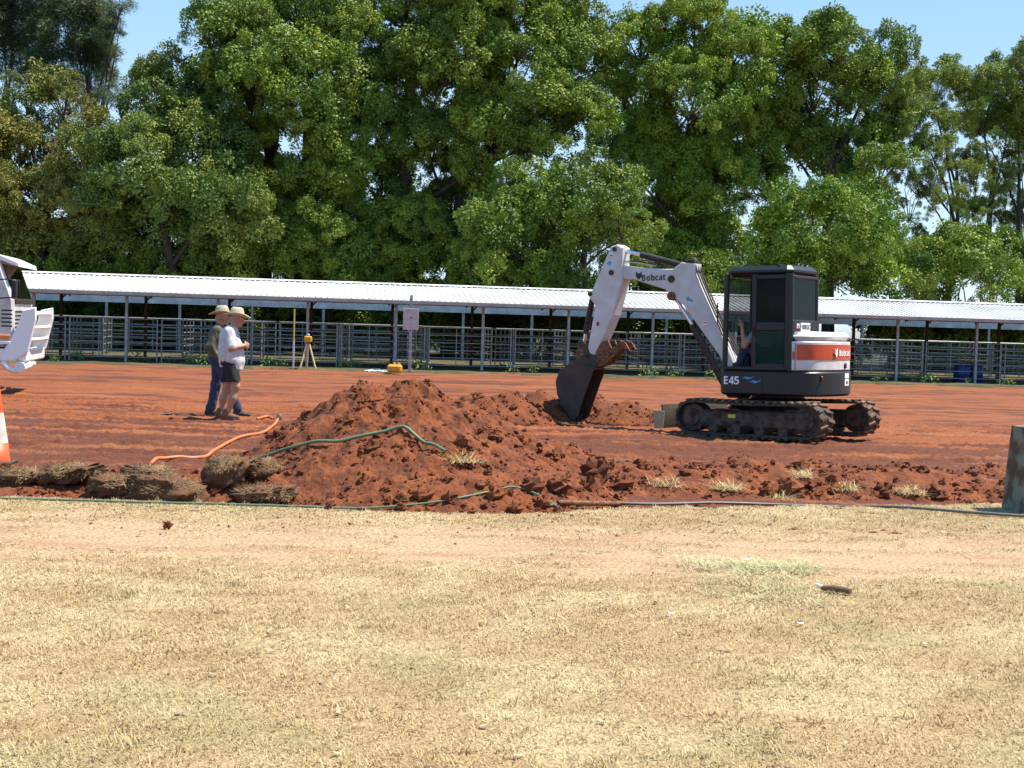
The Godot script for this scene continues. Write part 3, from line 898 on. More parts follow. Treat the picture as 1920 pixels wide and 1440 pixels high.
# ---------------------------------------------------------------- trees
func leaf_puff(sd: int, leaves: int, len_: float, wide: float) -> ArrayMesh:   # one bunch of twigs, about a unit across
	var r := RandomNumberGenerator.new()
	r.seed = sd
	var subs := []
	for i in 11:
		var d := Vector3(r.randfn(), r.randfn() * 0.7 + 0.25, r.randfn()).normalized()
		subs.append([d * Vector3(1, 0.8, 1) * r.randf_range(0.35, 0.85), r.randf_range(0.24, 0.46)])
	var st := begin()
	st.set_smooth_group(-1)
	for i in leaves:
		var b: Array = subs[r.randi() % subs.size()]
		var d: Vector3 = (Vector3(r.randfn(), r.randfn() + 0.3, r.randfn()) + b[0] * 0.9).normalized()
		var o: Vector3 = b[0] + d * b[1] * r.randf_range(0.6, 1.1)
		var dir := (d * 0.35 + Vector3(r.randfn(), r.randfn() - 0.3, r.randfn()) * 0.6).normalized()
		var side := dir.cross((d + Vector3(r.randfn(), r.randfn(), r.randfn()) * 0.38).normalized()).normalized()
		var l := len_ * r.randf_range(0.65, 1.3)
		var up := side.cross(dir).normalized()
		var mid := o + dir * l * 0.45
		var w := wide * r.randf_range(0.75, 1.25)
		tri(st, o, mid + side * w + up * w * 0.25, o + dir * l)
		tri(st, o, o + dir * l, mid - side * w + up * w * 0.25)
	return done(st)

const LEAF_TONES := {
	"mid": [Color(0.096, 0.162, 0.013), Color(0.241, 0.292, 0.023)],
	"dark": [Color(0.083, 0.140, 0.016), Color(0.206, 0.238, 0.027)],
	"bright": [Color(0.138, 0.216, 0.014), Color(0.289, 0.335, 0.025)],
	"brown": [Color(0.117, 0.151, 0.018), Color(0.261, 0.216, 0.032)],
	"pale": [Color(0.179, 0.227, 0.032), Color(0.302, 0.324, 0.048)],
	"lime": [Color(0.094, 0.173, 0.007), Color(0.198, 0.268, 0.014)],
	"needle": [Color(0.062, 0.086, 0.032), Color(0.117, 0.135, 0.042)],
}

func crown(parent: Node3D, lobes: Array, kind: String, origin: Vector3, puffs: Array, sparse := 1.0) -> Array:
	var spots := []     # bunches: centre, radius, outward
	for l in lobes:
		var c := Vector3(l[0], l[1], l[2])
		var rad := Vector3(l[3], l[4], l[5])
		var area := 12.566 * pow((pow(rad.x * rad.y, 1.6) + pow(rad.x * rad.z, 1.6) + pow(rad.y * rad.z, 1.6)) / 3.0, 0.625)
		var want := int(clampf(area / 1.35 * sparse, 3, 80))
		for i in want:
			var d := Vector3(rng.randfn(), rng.randfn(), rng.randfn()).normalized()
			if d.y < -0.5 and rng.randf() < 0.6:
				d.y = -d.y
			var r := (0.42 + 0.62 * pow(rng.randf(), 1.6)) * clampf(rad.x / 1.6, 0.4, 1.0)
			spots.append([c + d * rad * (0.5 + 0.55 * pow(rng.randf(), 0.6)), r, d])
	var tones: Array = LEAF_TONES[kind]
	var lots := []
	for k in puffs.size():
		lots.append([])
	for p in spots:
		var s: float = p[1] * 1.15
		var up: Vector3 = (p[2] * 0.8 + Vector3(rng.randfn() * 0.25, 1.0, rng.randfn() * 0.25)).normalized()
		var b := Basis(Quaternion(Vector3.UP, up)) * Basis(Vector3.UP, rng.randf() * TAU) * Basis.from_scale(Vector3(s * rng.randf_range(0.85, 1.25), s * rng.randf_range(0.75, 1.2), s))
		lots[rng.randi() % puffs.size()].append([Transform3D(b, p[0] - origin), tones[0].lerp(tones[1], clampf(rng.randfn(0.45, 0.33), 0.0, 1.0)) * rng.randf_range(0.85, 1.15)])
	for k in puffs.size():
		if lots[k].is_empty():
			continue
		var mm := MultiMesh.new()
		mm.transform_format = MultiMesh.TRANSFORM_3D
		mm.use_colors = true
		mm.mesh = puffs[k]
		mm.instance_count = lots[k].size()
		for i in lots[k].size():
			mm.set_instance_transform(i, lots[k][i][0])
			mm.set_instance_color(i, lots[k][i][1])
		var o := MultiMeshInstance3D.new()
		o.name = "crown"
		o.multimesh = mm
		o.material_override = M.leaf
		o.set_meta("kind", "stuff")
		parent.add_child(o, true)
	leaf_count += spots.size()
	return spots

var leaf_count := 0

func build_trees() -> void:
	var sprays := [leaf_puff(1, 900, 0.145, 0.042), leaf_puff(2, 900, 0.155, 0.044), leaf_puff(3, 950, 0.135, 0.04), leaf_puff(4, 900, 0.145, 0.042)]
	var needles := [leaf_puff(7, 520, 0.42, 0.02), leaf_puff(8, 520, 0.42, 0.02)]
	var weedling := leaf_puff(11, 60, 0.35, 0.09)
	var n := 0
	for d in TREES:
		var base := Vector3(d[3][0][0], -0.35, d[3][0][1])
		var bush: bool = d[0] == "round_bush"
		var t := thing(d[0], d[1], "bush" if bush else "tree", base, 0.0, "" if bush else "trees behind the sheds")
		var kind: String = d[2]
		var lobes: Array = d[4]
		if kind == "pale":      # open crowns: small separate bunches
			lobes = []
			for l in d[4]:
				for k in 8:
					var v := Vector3(rng.randfn(), rng.randfn() * 0.7, rng.randfn()) * 0.55
					lobes.append([l[0] + v.x * l[3], l[1] + v.y * l[4], l[2] + v.z * l[5], l[3] * 0.55, l[4] * 0.5, l[5] * 0.55])
		var spots := crown(t, lobes, kind, base, needles if kind == "needle" else sprays, 0.8 if kind == "pale" else (1.3 if kind == "needle" else 1.0))
		# stems from the ground to the lobes
		var stems := [null, begin(), begin()]
		var tops := 0.0
		for l in d[4]:
			tops = maxf(tops, l[1])
		for k in d[3].size():
			var foot := Vector3(d[3][k][0], -0.35, d[3][k][1]) - base
			var own := []
			for i in d[4].size():
				if i % d[3].size() == k:
					own.append(Vector3(d[4][i][0], d[4][i][1], d[4][i][2]) - base)
			var high := foot + Vector3(rng.randf_range(-0.6, 0.6), tops * 0.72, rng.randf_range(-0.4, 0.4))
			var r0 := (0.12 + tops * 0.016) * (0.55 if kind == "pale" or kind == "needle" else 1.0)
			var trunk := spline([foot, foot.lerp(high, 0.35) + Vector3(rng.randf_range(-0.3, 0.3), 0, rng.randf_range(-0.3, 0.3)), foot.lerp(high, 0.7) + Vector3(rng.randf_range(-0.3, 0.3), 0, 0), high], 5)
			var rs := []
			for i in trunk.size():
				rs.append(lerpf(r0, r0 * 0.3, float(i) / trunk.size()))
			part(t, "trunk", tube_mesh(trunk, rs, 10), M.bark)
			for e in own:
				var f := clampf((e.y * 0.62) / maxf(high.y, 1.0), 0.12, 0.9)
				var from: Vector3 = trunk[int(f * (trunk.size() - 1))]
				var mid: Vector3 = from.lerp(e, 0.5) + Vector3(rng.randf_range(-0.3, 0.3), 0.35, rng.randf_range(-0.3, 0.3))
				tube(stems[1], spline([from, mid, e], 4), [r0 * 0.42, r0 * 0.36, r0 * 0.3, r0 * 0.26, r0 * 0.22, r0 * 0.18, r0 * 0.14, r0 * 0.12, r0 * 0.09], 7)
				var got := 0
				for q in spots:
					var s: Vector3 = q[0] - base
					if got < 7 and s.distance_to(e) < 3.0 and rng.randf() < 0.3:
						got += 1
						tube(stems[2], [e.lerp(from, 0.15), e.lerp(s, 0.5) + Vector3(0, 0.12, 0), s], [r0 * 0.12, r0 * 0.08, 0.012], 5)
		part(t, "limbs", done(stems[1]), M.bark)
		part(t, "twigs", done(stems[2]), M.bark)
		n += 1
	for b in BUSHES:
		var base := Vector3(b[0], -0.35, b[2])
		var t := thing("understorey_bush", "leafy bush filling the gap between tree trunks behind the sheds", "bush", base, 0.0, "bushes under the trees")
		var r: float = b[3]
		var lobes := [[b[0], b[1], b[2], r, r * 0.85, r], [b[0] + r * 0.45, 1.5, b[2] + 0.4, r * 1.05, 1.5, r * 0.8], [b[0] - r * 0.5, 1.2, b[2], r, 1.4, r * 0.8]]
		crown(t, lobes, "mid", base, sprays, 0.7)
		var st := begin()
		for k in 3:
			tube(st, spline([Vector3(k * 0.2 - 0.2, 0, 0), Vector3((k - 1) * 0.5, b[1] * 0.5, 0.1), Vector3((k - 1) * 0.9, b[1] + 0.3, 0)], 4), [0.09, 0.08, 0.07, 0.06, 0.05, 0.04, 0.03, 0.02, 0.02], 6)
		part(t, "stem", done(st), M.bark)
		n += 1
	# weeds at the foot of the pens
	for k in 34:
		var s := rng.randf_range(-15.0, 17.0)
		var nn := rng.randf_range(-1.4, 0.4)
		var t := thing("weed_clump", "small green weed clump at the foot of the shed pens", "weed", shed_at(s, -0.04, nn), 0.0, "weeds along the pens")
		var o := part(t, "leaves", weedling, M.weed_leaf, Transform3D(Basis(Vector3.UP, rng.randf() * TAU).scaled(Vector3.ONE * rng.randf_range(0.15, 0.34)), Vector3(0, 0.1, 0)))
		o.set_meta("kind", "stuff")
		part(t, "stem", tube_mesh([Vector3(0, 0, 0), Vector3(0.02, 0.2, 0)], [0.008, 0.004], 5), M.weed_leaf)

# ---------------------------------------------------------------- excavator
func lettering(parent: Node3D, called: String, words: String, tall: float, m: Material, xf: Transform3D, bold := true) -> void:
	var tm := TextMesh.new()
	var f := SystemFont.new()
	f.font_names = PackedStringArray(["Droid Sans"])
	f.font_weight = 700 if bold else 400
	tm.font = f
	tm.text = words
	tm.font_size = 48
	tm.pixel_size = tall / 36.0
	tm.depth = 0.004
	part(parent, called, tm, m, xf)

func cat_emblem(parent: Node3D, size: float, m: Material, xf: Transform3D) -> void:
	var p := [Vector2(-0.5, 0.55), Vector2(-0.42, -0.05), Vector2(-0.55, -0.15), Vector2(-0.3, -0.3), Vector2(-0.12, -0.55), Vector2(0.12, -0.55), Vector2(0.3, -0.3), Vector2(0.55, -0.15), Vector2(0.42, -0.05), Vector2(0.5, 0.55), Vector2(0.2, 0.28), Vector2(-0.2, 0.28)]
	var q := []
	for v in p:
		q.append(v * size)
	part(parent, "emblem", prism_mesh(q, 0, 0.004, 0.001), m, xf)

func rod(parent: Node3D, called: String, a: Vector3, b: Vector3, r: float, m: Material, sides := 12) -> MeshInstance3D:
	return part(parent, called, tube_mesh([a, b], [r], sides), m)

func belt_mesh(path: Array, z0: float, z1: float, thick: float) -> ArrayMesh:
	var st := begin()
	st.set_smooth_group(-1)
	var n := path.size()
	var inner := []
	for i in n:
		var d: Vector2 = (path[(i + 1) % n] - path[(i + n - 1) % n]).normalized()
		inner.append(path[i] + d.rotated(PI / 2) * thick)
	for i in n:
		var j := (i + 1) % n
		var a: Vector2 = path[i]
		var b: Vector2 = path[j]
		var c: Vector2 = inner[i]
		var d: Vector2 = inner[j]
		quad(st, Vector3(a.x, a.y, z0), Vector3(a.x, a.y, z1), Vector3(b.x, b.y, z1), Vector3(b.x, b.y, z0))
		quad(st, Vector3(c.x, c.y, z1), Vector3(c.x, c.y, z0), Vector3(d.x, d.y, z0), Vector3(d.x, d.y, z1))
		quad(st, Vector3(a.x, a.y, z1), Vector3(c.x, c.y, z1), Vector3(d.x, d.y, z1), Vector3(b.x, b.y, z1))
		quad(st, Vector3(c.x, c.y, z0), Vector3(a.x, a.y, z0), Vector3(b.x, b.y, z0), Vector3(d.x, d.y, z0))
	return done(st)

func build_excavator() -> Node3D:
	var t := thing("excavator", "compact tracked excavator, white boom, black cab, orange stripe on its tail", "excavator", Vector3(4.15, -0.03, -21.5))
	t.basis = Basis(Vector3.UP, deg_to_rad(144)) * Basis(Vector3.BACK, deg_to_rad(-1.5))
	# tracks
	var under := Basis(Vector3.UP, deg_to_rad(-4))
	var path := []
	var half := 0.98
	var rad := 0.262
	var cy := 0.295
	for i in 13:
		var a := -PI / 2 + PI * i / 12
		path.append(Vector2(half + cos(a) * rad, cy + sin(a) * rad))
	for i in range(1, 6):
		path.append(Vector2(lerpf(half, -half, i / 6.0), cy + rad - 0.018 * sin(PI * i / 6.0)))
	for i in 13:
		var a := PI / 2 + PI * i / 12
		path.append(Vector2(-half + cos(a) * rad, cy + sin(a) * rad))
	for i in range(1, 6):
		path.append(Vector2(lerpf(-half, half, i / 6.0), cy - rad))
	var belt := belt_mesh(path, -0.2, 0.2, 0.035)
	var lug := box_mesh(Vector3(0, 0, 0), Vector3(0.055, 0.034, 0.19), 0.008)
	var total := 0.0
	for i in path.size():
		total += path[i].distance_to(path[(i + 1) % path.size()])
	for side in [-1, 1]:
		var zc: float = side * 0.78
		var tb := part(t, "track_belt", belt, M.rubber, Transform3D(under, under * Vector3(0, 0, zc)))
		var count := 44
		for k in count:
			var want := total * k / count
			var i := 0
			while want > path[i].distance_to(path[(i + 1) % path.size()]):
				want -= path[i].distance_to(path[(i + 1) % path.size()])
				i += 1
			var a: Vector2 = path[i]
			var b: Vector2 = path[(i + 1) % path.size()]
			var d := (b - a).normalized()
			var p := a + d * want - d.rotated(PI / 2) * 0.014
			for s2 in [-1, 1]:
				part(tb, "track_lug", lug, M.rubber_muddy if rng.randf() < 0.75 else M.rubber, Transform3D(Basis(Vector3.BACK, d.angle()) * Basis(Vector3.UP, 0.22 * s2), Vector3(p.x + d.x * 0.02 * s2, p.y + d.y * 0.02 * s2, s2 * 0.1)))
		var fr := part(t, "track_frame", box_mesh(Vector3(0, 0.28, 0), Vector3(1.75, 0.27, 0.26), 0.04), M.track_steel, Transform3D(under, under * Vector3(0, 0, zc)))
		for e in [-1, 1]:
			var st := begin()
			lathe(st, [Vector2(0, -0.17), Vector2(0.13, -0.17), Vector2(0.14, -0.14), Vector2(0.215, -0.12), Vector2(0.215, 0.12), Vector2(0.14, 0.14), Vector2(0.13, 0.17), Vector2(0, 0.17)], 24, Transform3D(Basis(Vector3.RIGHT, PI / 2), Vector3(half * e, cy, 0)), true)
			part(fr, "sprocket" if e < 0 else "idler", done(st), M.track_steel)
		for k in 4:
			var st := begin()
			lathe(st, [Vector2(0, -0.15), Vector2(0.08, -0.15), Vector2(0.08, 0.15), Vector2(0, 0.15)], 14, Transform3D(Basis(Vector3.RIGHT, PI / 2), Vector3(-0.6 + 0.4 * k, 0.125, 0)), true)
			part(fr, "roller", done(st), M.track_steel)
		part(fr, "sticker", box_mesh(Vector3(0.28, 0.33, -0.132), Vector3(0.13, 0.055, 0.006), 0.001), M.decal_yellow)
		part(fr, "step_plate", box_mesh(Vector3(0.35, 0.43, -0.11), Vector3(0.42, 0.018, 0.1), 0.004), M.steel_worn)
	part(t, "cross_frame", box_mesh(Vector3(0, 0.36, 0), Vector3(0.9, 0.22, 1.25), 0.04), M.steel_dark, Transform3D(under, Vector3.ZERO))
	# dozer blade
	var bl := []
	for i in 7:
		var a := lerpf(-0.6, 0.6, i / 6.0)
		bl.append(Vector2(1.63 - cos(a) * 0.12, 0.28 + sin(a) * 0.33))
	for i in 7:
		var a := lerpf(0.6, -0.6, i / 6.0)
		bl.append(Vector2(1.60 - cos(a) * 0.12, 0.28 + sin(a) * 0.33))
	var blade := part(t, "dozer_blade", prism_mesh(bl, -0.97, 0.97, 0.004), M.steel_worn, Transform3D(under, Vector3.ZERO))
	part(blade, "end_plate", prism_mesh([Vector2(1.48, 0.09), Vector2(1.64, 0.09), Vector2(1.66, 0.38), Vector2(1.45, 0.36)], -0.99, -0.968, 0.004), M.blade_tan)
	for zz in [-0.4, 0.4]:
		part(blade, "blade_arm", box_mesh(Vector3(1.12, 0.3, zz), Vector3(0.85, 0.1, 0.08), 0.01), M.steel_dark)
	# slewing house
	var ring := begin()
	lathe(ring, [Vector2(0, 0.42), Vector2(0.46, 0.42), Vector2(0.46, 0.56), Vector2(0.40, 0.60), Vector2(0.40, 0.66), Vector2(0, 0.66)], 28, Transform3D.IDENTITY, true)
	part(t, "slew_ring", done(ring), M.steel_dark)
	var rear := [Vector2(-0.60, -0.82), Vector2(-0.76, -0.77), Vector2(-0.90, -0.64), Vector2(-0.99, -0.42), Vector2(-1.04, -0.15), Vector2(-1.045, 0.15), Vector2(-1.0, 0.42), Vector2(-0.90, 0.64), Vector2(-0.76, 0.77), Vector2(-0.60, 0.82)]
	var fine := []
	for i in rear.size() - 1:
		for k in 4:
			fine.append(rear[i].cubic_interpolate(rear[i + 1], rear[maxi(i - 1, 0)], rear[mini(i + 2, 9)], k / 4.0))
	fine.append(rear[9])
	rear = fine
	var plan := [Vector2(0.52, -0.82)] + rear + [Vector2(0.45, 0.82), Vector2(0.58, 0.72), Vector2(0.62, 0.3), Vector2(0.62, -0.72)]
	var skirt := part(t, "house_skirt", slab_mesh(plan, 0.65, 1.035, 0.035), M.machine_black)
	var facing_left := Basis(Vector3.LEFT, Vector3.UP, Vector3.FORWARD)
	lettering(skirt, "lettering", "E45", 0.125, M.decal_white, Transform3D(facing_left, Vector3(0.39, 0.87, -0.822)))
	for k in 2:
		part(skirt, "scrawl", prism_mesh([Vector2(0, 0), Vector2(0.06, 0.035), Vector2(0.16, 0.02), Vector2(0.2, 0.045), Vector2(0.19, 0.02), Vector2(0.1, -0.01), Vector2(0.06, 0.012)], 0, 0.003, 0.0005), M.decal_blue, Transform3D(facing_left, Vector3(0.22 - 0.12 * k, 0.90 - 0.055 * k, -0.8215)))
	part(skirt, "seam", box_mesh(Vector3(-0.12, 0.85, -0.821), Vector3(0.008, 0.33, 0.006), 0.001), M.steel_dark)
	# engine hood and tail
	var hood_plan := [Vector2(-0.575, -0.80)]
	for p in rear:
		hood_plan.append(Vector2(p.x + 0.012, p.y * 0.985))
	hood_plan.append(Vector2(-0.575, 0.80))
	var hood := part(t, "engine_hood", slab_mesh(hood_plan, 1.04, 1.47, 0.012), M.machine_white)
	var top_plan := []
	for p in hood_plan:
		top_plan.append(Vector2(maxf(p.x, -0.98) , p.y * 0.97))
	part(hood, "hood_top", slab_mesh(top_plan, 1.472, 1.615, 0.07), M.machine_white)
	part(t, "side_hood", slab_mesh([Vector2(-0.57, 0.2), Vector2(-0.57, 0.80), Vector2(0.25, 0.80), Vector2(0.4, 0.7), Vector2(0.4, 0.2)], 1.04, 1.5, 0.06), M.machine_white)
	var stripe := begin()
	stripe.set_smooth_group(-1)
	var line := [Vector2(-0.655, -0.794)]
	for p in rear.slice(2, 35):
		line.append(Vector2(p.x + 0.012, p.y * 0.985))
	for i in line.size() - 1:
		var a: Vector2 = line[i] * 1.006
		var b: Vector2 = line[i + 1] * 1.006
		quad(stripe, Vector3(a.x, 1.195, a.y), Vector3(a.x, 1.425, a.y), Vector3(b.x, 1.425, b.y), Vector3(b.x, 1.195, b.y))
		quad(stripe, Vector3(a.x, 1.425, a.y), Vector3(line[i].x, 1.425, line[i].y), Vector3(line[i + 1].x, 1.425, line[i + 1].y), Vector3(b.x, 1.425, b.y))
		quad(stripe, Vector3(line[i].x, 1.195, line[i].y), Vector3(a.x, 1.195, a.y), Vector3(b.x, 1.195, b.y), Vector3(line[i + 1].x, 1.195, line[i + 1].y))
	part(hood, "stripe", done(stripe), M.machine_orange)
	part(hood, "stripe", box_mesh(Vector3(-0.605, 1.26, -0.803), Vector3(0.05, 0.12, 0.006), 0.001), M.machine_orange)
	part(hood, "seam", box_mesh(Vector3(-0.64, 1.25, -0.801), Vector3(0.006, 0.40, 0.006), 0.001), M.steel_dark)
	var facing_back := Basis(Vector3.BACK, Vector3.UP, Vector3.LEFT)
	lettering(hood, "lettering", "Bobcat", 0.095, M.decal_white, Transform3D(facing_back, Vector3(-1.043, 1.30, 0.08)))
	cat_emblem(hood, 0.13, M.decal_white, Transform3D(facing_back.rotated(Vector3.UP, 0.1), Vector3(-1.036, 1.31, -0.21)))
	var latch := begin()
	lathe(latch, [Vector2(0, 0), Vector2(0.045, 0), Vector2(0.045, 0.012), Vector2(0, 0.012)], 14, Transform3D(Basis(Vector3.BACK, PI / 2) , Vector3(-1.036, 1.11, 0.12)))
	part(hood, "latch", done(latch), M.machine_black)
	part(hood, "smear", prism_mesh([Vector2(0, 0), Vector2(0.12, 0.03), Vector2(0.18, 0.025), Vector2(0.08, -0.01)], 0, 0.003, 0.0005), M.decal_blue, Transform3D(Basis(Vector3(0.45, 0, 0.89), Vector3.UP, Vector3(-0.89, 0, 0.45)), Vector3(-0.955, 1.11, -0.52)))
	part(skirt, "sticker", box_mesh(Vector3(-1.045, 0.955, 0.17), Vector3(0.006, 0.075, 0.15), 0.001), M.decal_white)
	part(skirt, "sticker", box_mesh(Vector3(-1.045, 0.855, 0.17), Vector3(0.006, 0.1, 0.15), 0.001), M.decal_white)
	lettering(skirt, "lettering", "45", 0.05, M.decal_black, Transform3D(facing_back, Vector3(-1.049, 0.855, 0.17)))
	part(skirt, "tail_lamp", lathe_mesh([Vector2(0, 0.02), Vector2(0.04, 0.012), Vector2(0.045, 0), Vector2(0, 0)], 14), M.lamp_red, Transform3D(Basis(Vector3(0.55, 0, 0.83).normalized(), Vector3(-0.83, 0, 0.55).normalized(), Vector3.UP).orthonormalized(), Vector3(-0.945, 0.92, -0.54)))
	# cab
	var cab := part(t, "cab_roof", slab_mesh([Vector2(-0.50, -0.82), Vector2(-0.58, -0.74), Vector2(-0.60, 0.05), Vector2(-0.52, 0.14), Vector2(0.42, 0.14), Vector2(0.52, 0.06), Vector2(0.52, -0.72), Vector2(0.44, -0.82)], 2.44, 2.60, 0.065), M.machine_black)
	part(cab, "roof_rib", box_mesh(Vector3(-0.35, 2.602, -0.34), Vector3(0.04, 0.02, 0.86), 0.008), M.machine_black)
	for q in [[0.525, 0.50, -0.785], [0.525, 0.50, 0.10], [-0.555, -0.555, -0.785], [-0.555, -0.555, 0.10]]:
		part(t, "cab_pillar", tube_mesh([Vector3(q[0], 1.03, q[2]), Vector3(q[1], 2.48, q[2])], [0.042], 10), M.machine_black)
	part(t, "cab_sill", box_mesh(Vector3(-0.02, 1.06, -0.79), Vector3(1.12, 0.05, 0.06), 0.01), M.machine_black)
	part(t, "cab_floor", box_mesh(Vector3(-0.02, 1.05, -0.34), Vector3(1.06, 0.02, 0.86), 0.004), M.steel_dark)
	# door, the rear half of the side
	var door := part(t, "door_frame", box_mesh(Vector3(0.03, 1.77, -0.80), Vector3(0.075, 1.42, 0.05), 0.012), M.machine_black)
	part(door, "door_frame", box_mesh(Vector3(-0.51, 1.77, -0.80), Vector3(0.075, 1.42, 0.05), 0.012), M.machine_black)
	part(door, "door_rail", box_mesh(Vector3(-0.24, 2.43, -0.80), Vector3(0.47, 0.07, 0.046), 0.012), M.machine_black)
	part(door, "door_rail", box_mesh(Vector3(-0.24, 1.69, -0.80), Vector3(0.47, 0.13, 0.046), 0.012), M.machine_black)
	part(door, "door_rail", box_mesh(Vector3(-0.24, 1.10, -0.80), Vector3(0.47, 0.07, 0.046), 0.012), M.machine_black)
	part(door, "door_pane", box_mesh(Vector3(-0.24, 2.075, -0.80), Vector3(0.468, 0.645, 0.006), 0.001), M.glass_dark)
	part(door, "door_pane", box_mesh(Vector3(-0.24, 1.38, -0.80), Vector3(0.468, 0.495, 0.006), 0.001), M.glass_tint)
	part(door, "door_handle", box_mesh(Vector3(0.03, 1.62, -0.835), Vector3(0.035, 0.12, 0.025), 0.008), M.steel_dark)
	# rear, right and front walls of the cab
	var rw := part(t, "cab_rear_panel", box_mesh(Vector3(-0.575, 1.67, -0.34), Vector3(0.04, 0.24, 0.86), 0.012), M.machine_black)
	part(rw, "rear_window", box_mesh(Vector3(-0.572, 2.11, -0.34), Vector3(0.006, 0.64, 0.82), 0.001), M.glass_dark)
	part(rw, "window_rail", box_mesh(Vector3(-0.575, 2.43, -0.34), Vector3(0.045, 0.05, 0.84), 0.012), M.machine_black)
	part(rw, "number_plate", box_mesh(Vector3(-0.598, 1.685, -0.36), Vector3(0.008, 0.13, 0.34), 0.001), M.decal_white)
	lettering(rw, "lettering", "10053C", 0.07, M.decal_black, Transform3D(facing_back, Vector3(-0.603, 1.685, -0.36)))
	part(rw, "sticker", box_mesh(Vector3(-0.598, 1.70, -0.62), Vector3(0.006, 0.07, 0.09), 0.001), M.decal_white)
	part(rw, "sticker", box_mesh(Vector3(-0.601, 1.69, -0.62), Vector3(0.006, 0.03, 0.05), 0.001), M.decal_red)
	part(t, "right_window", box_mesh(Vector3(-0.02, 2.0, 0.105), Vector3(1.02, 0.88, 0.006), 0.001), M.glass_tint)
	part(t, "right_panel", box_mesh(Vector3(-0.02, 1.3, 0.105), Vector3(1.02, 0.5, 0.03), 0.006), M.machine_black)
	part(t, "windscreen", box_mesh(Vector3(0.505, 2.02, -0.34), Vector3(0.006, 0.82, 0.82), 0.001), M.glass_tint)
	part(t, "operator_seat", box_mesh(Vector3(-0.10, 1.15, -0.38), Vector3(0.46, 0.12, 0.48), 0.04), M.seat_cloth)
	part(t, "seat_back", box_mesh(Vector3(-0.36, 1.50, -0.38), Vector3(0.12, 0.70, 0.46), 0.04), M.seat_cloth)
	part(t, "seat_base", box_mesh(Vector3(-0.14, 1.08, -0.38), Vector3(0.36, 0.05, 0.36), 0.02), M.steel_dark)
	for zz in [-0.70, 0.02]:
		part(t, "control_console", box_mesh(Vector3(-0.05, 1.26, zz), Vector3(0.34, 0.16, 0.1), 0.03), M.machine_black)
		part(t, "control_lever", tube_mesh([Vector3(0.08, 1.32, zz), Vector3(0.10, 1.48, zz)], [0.014, 0.024], 8), M.hose_black)
	for zz in [-0.42, -0.28]:
		part(t, "travel_lever", tube_mesh([Vector3(0.30, 1.06, zz), Vector3(0.33, 1.60, zz)], [0.014, 0.018], 8), M.hose_black)
	part(t, "mirror_arm", tube_mesh([Vector3(0.56, 1.55, -0.80), Vector3(0.63, 1.75, -0.84), Vector3(0.63, 2.05, -0.84)], [0.012], 6), M.machine_black)
	# boom, arm, bucket; they lie to the right of the cab
	part(t, "swing_bracket", box_mesh(Vector3(0.75, 0.82, 0.15), Vector3(0.34, 0.5, 0.36), 0.05), M.steel_dark)
	var boom := part(t, "boom", prism_mesh([Vector2(0.70, 0.95), Vector2(1.01, 1.57), Vector2(1.40, 2.34), Vector2(1.49, 2.54), Vector2(1.50, 2.72), Vector2(1.76, 2.75), Vector2(1.92, 2.645), Vector2(2.48, 2.67), Vector2(2.93, 2.74), Vector2(3.12, 2.71), Vector2(3.17, 2.61), Vector2(3.10, 2.52), Vector2(2.97, 2.51), Vector2(2.64, 2.48), Vector2(2.06, 2.31), Vector2(1.87, 2.15), Vector2(1.72, 2.05), Vector2(1.04, 1.22), Vector2(0.93, 0.9)], 0.045, 0.255, 0.015), M.boom_white)
	lettering(boom, "lettering", "Bobcat", 0.105, M.decal_black, Transform3D(facing_left.rotated(Vector3.BACK, -0.02), Vector3(2.28, 2.51, 0.043)))
	cat_emblem(boom, 0.12, M.decal_black, Transform3D(facing_left, Vector3(2.56, 2.555, 0.041)))
	part(boom, "pivot_pin", tube_mesh([Vector3(1.94, 2.48, 0.02), Vector3(1.94, 2.48, 0.28)], [0.06], 14), M.steel_dark)
	part(boom, "pivot_pin", tube_mesh([Vector3(1.93, 2.20, 0.0), Vector3(1.93, 2.20, 0.30)], [0.07], 14), M.rust)
	part(boom, "scrawl", prism_mesh([Vector2(-0.07, 0.03), Vector2(-0.02, 0.045), Vector2(0.02, 0.01), Vector2(0.07, -0.02), Vector2(0.06, -0.045), Vector2(0.0, -0.02), Vector2(-0.05, -0.015)], 0, 0.003, 0.0005), M.decal_blue, Transform3D(facing_left, Vector3(1.60, 2.14, 0.044)))
	part(boom, "sticker", box_mesh(Vector3(1.32, 1.76, 0.042), Vector3(0.07, 0.06, 0.004), 0.0005), M.decal_white)
	part(boom, "sticker", box_mesh(Vector3(1.32, 1.765, 0.0405), Vector3(0.045, 0.02, 0.004), 0.0005), M.decal_red)
	for k in 3:
		part(boom, "hydraulic_line", tube_mesh(spline([Vector3(0.75, 1.25, 0.06 + 0.08 * k), Vector3(1.12, 1.86, 0.06 + 0.08 * k), Vector3(1.44, 2.50, 0.06 + 0.08 * k), Vector3(1.56, 2.80, 0.08 + 0.06 * k), Vector3(1.72, 2.79, 0.1 + 0.05 * k)], 4), [0.014], 6), M.steel_worn if k != 1 else M.hose_black)
		part(boom, "hydraulic_line", tube_mesh(spline([Vector3(2.25, 2.70, 0.08 + 0.07 * k), Vector3(2.6, 2.76 + 0.03 * k, 0.08 + 0.07 * k), Vector3(2.9, 2.80, 0.1 + 0.05 * k), Vector3(3.02, 2.86, 0.1 + 0.05 * k)], 4), [0.012], 6), M.tripod_wood if k == 0 else M.hose_black)
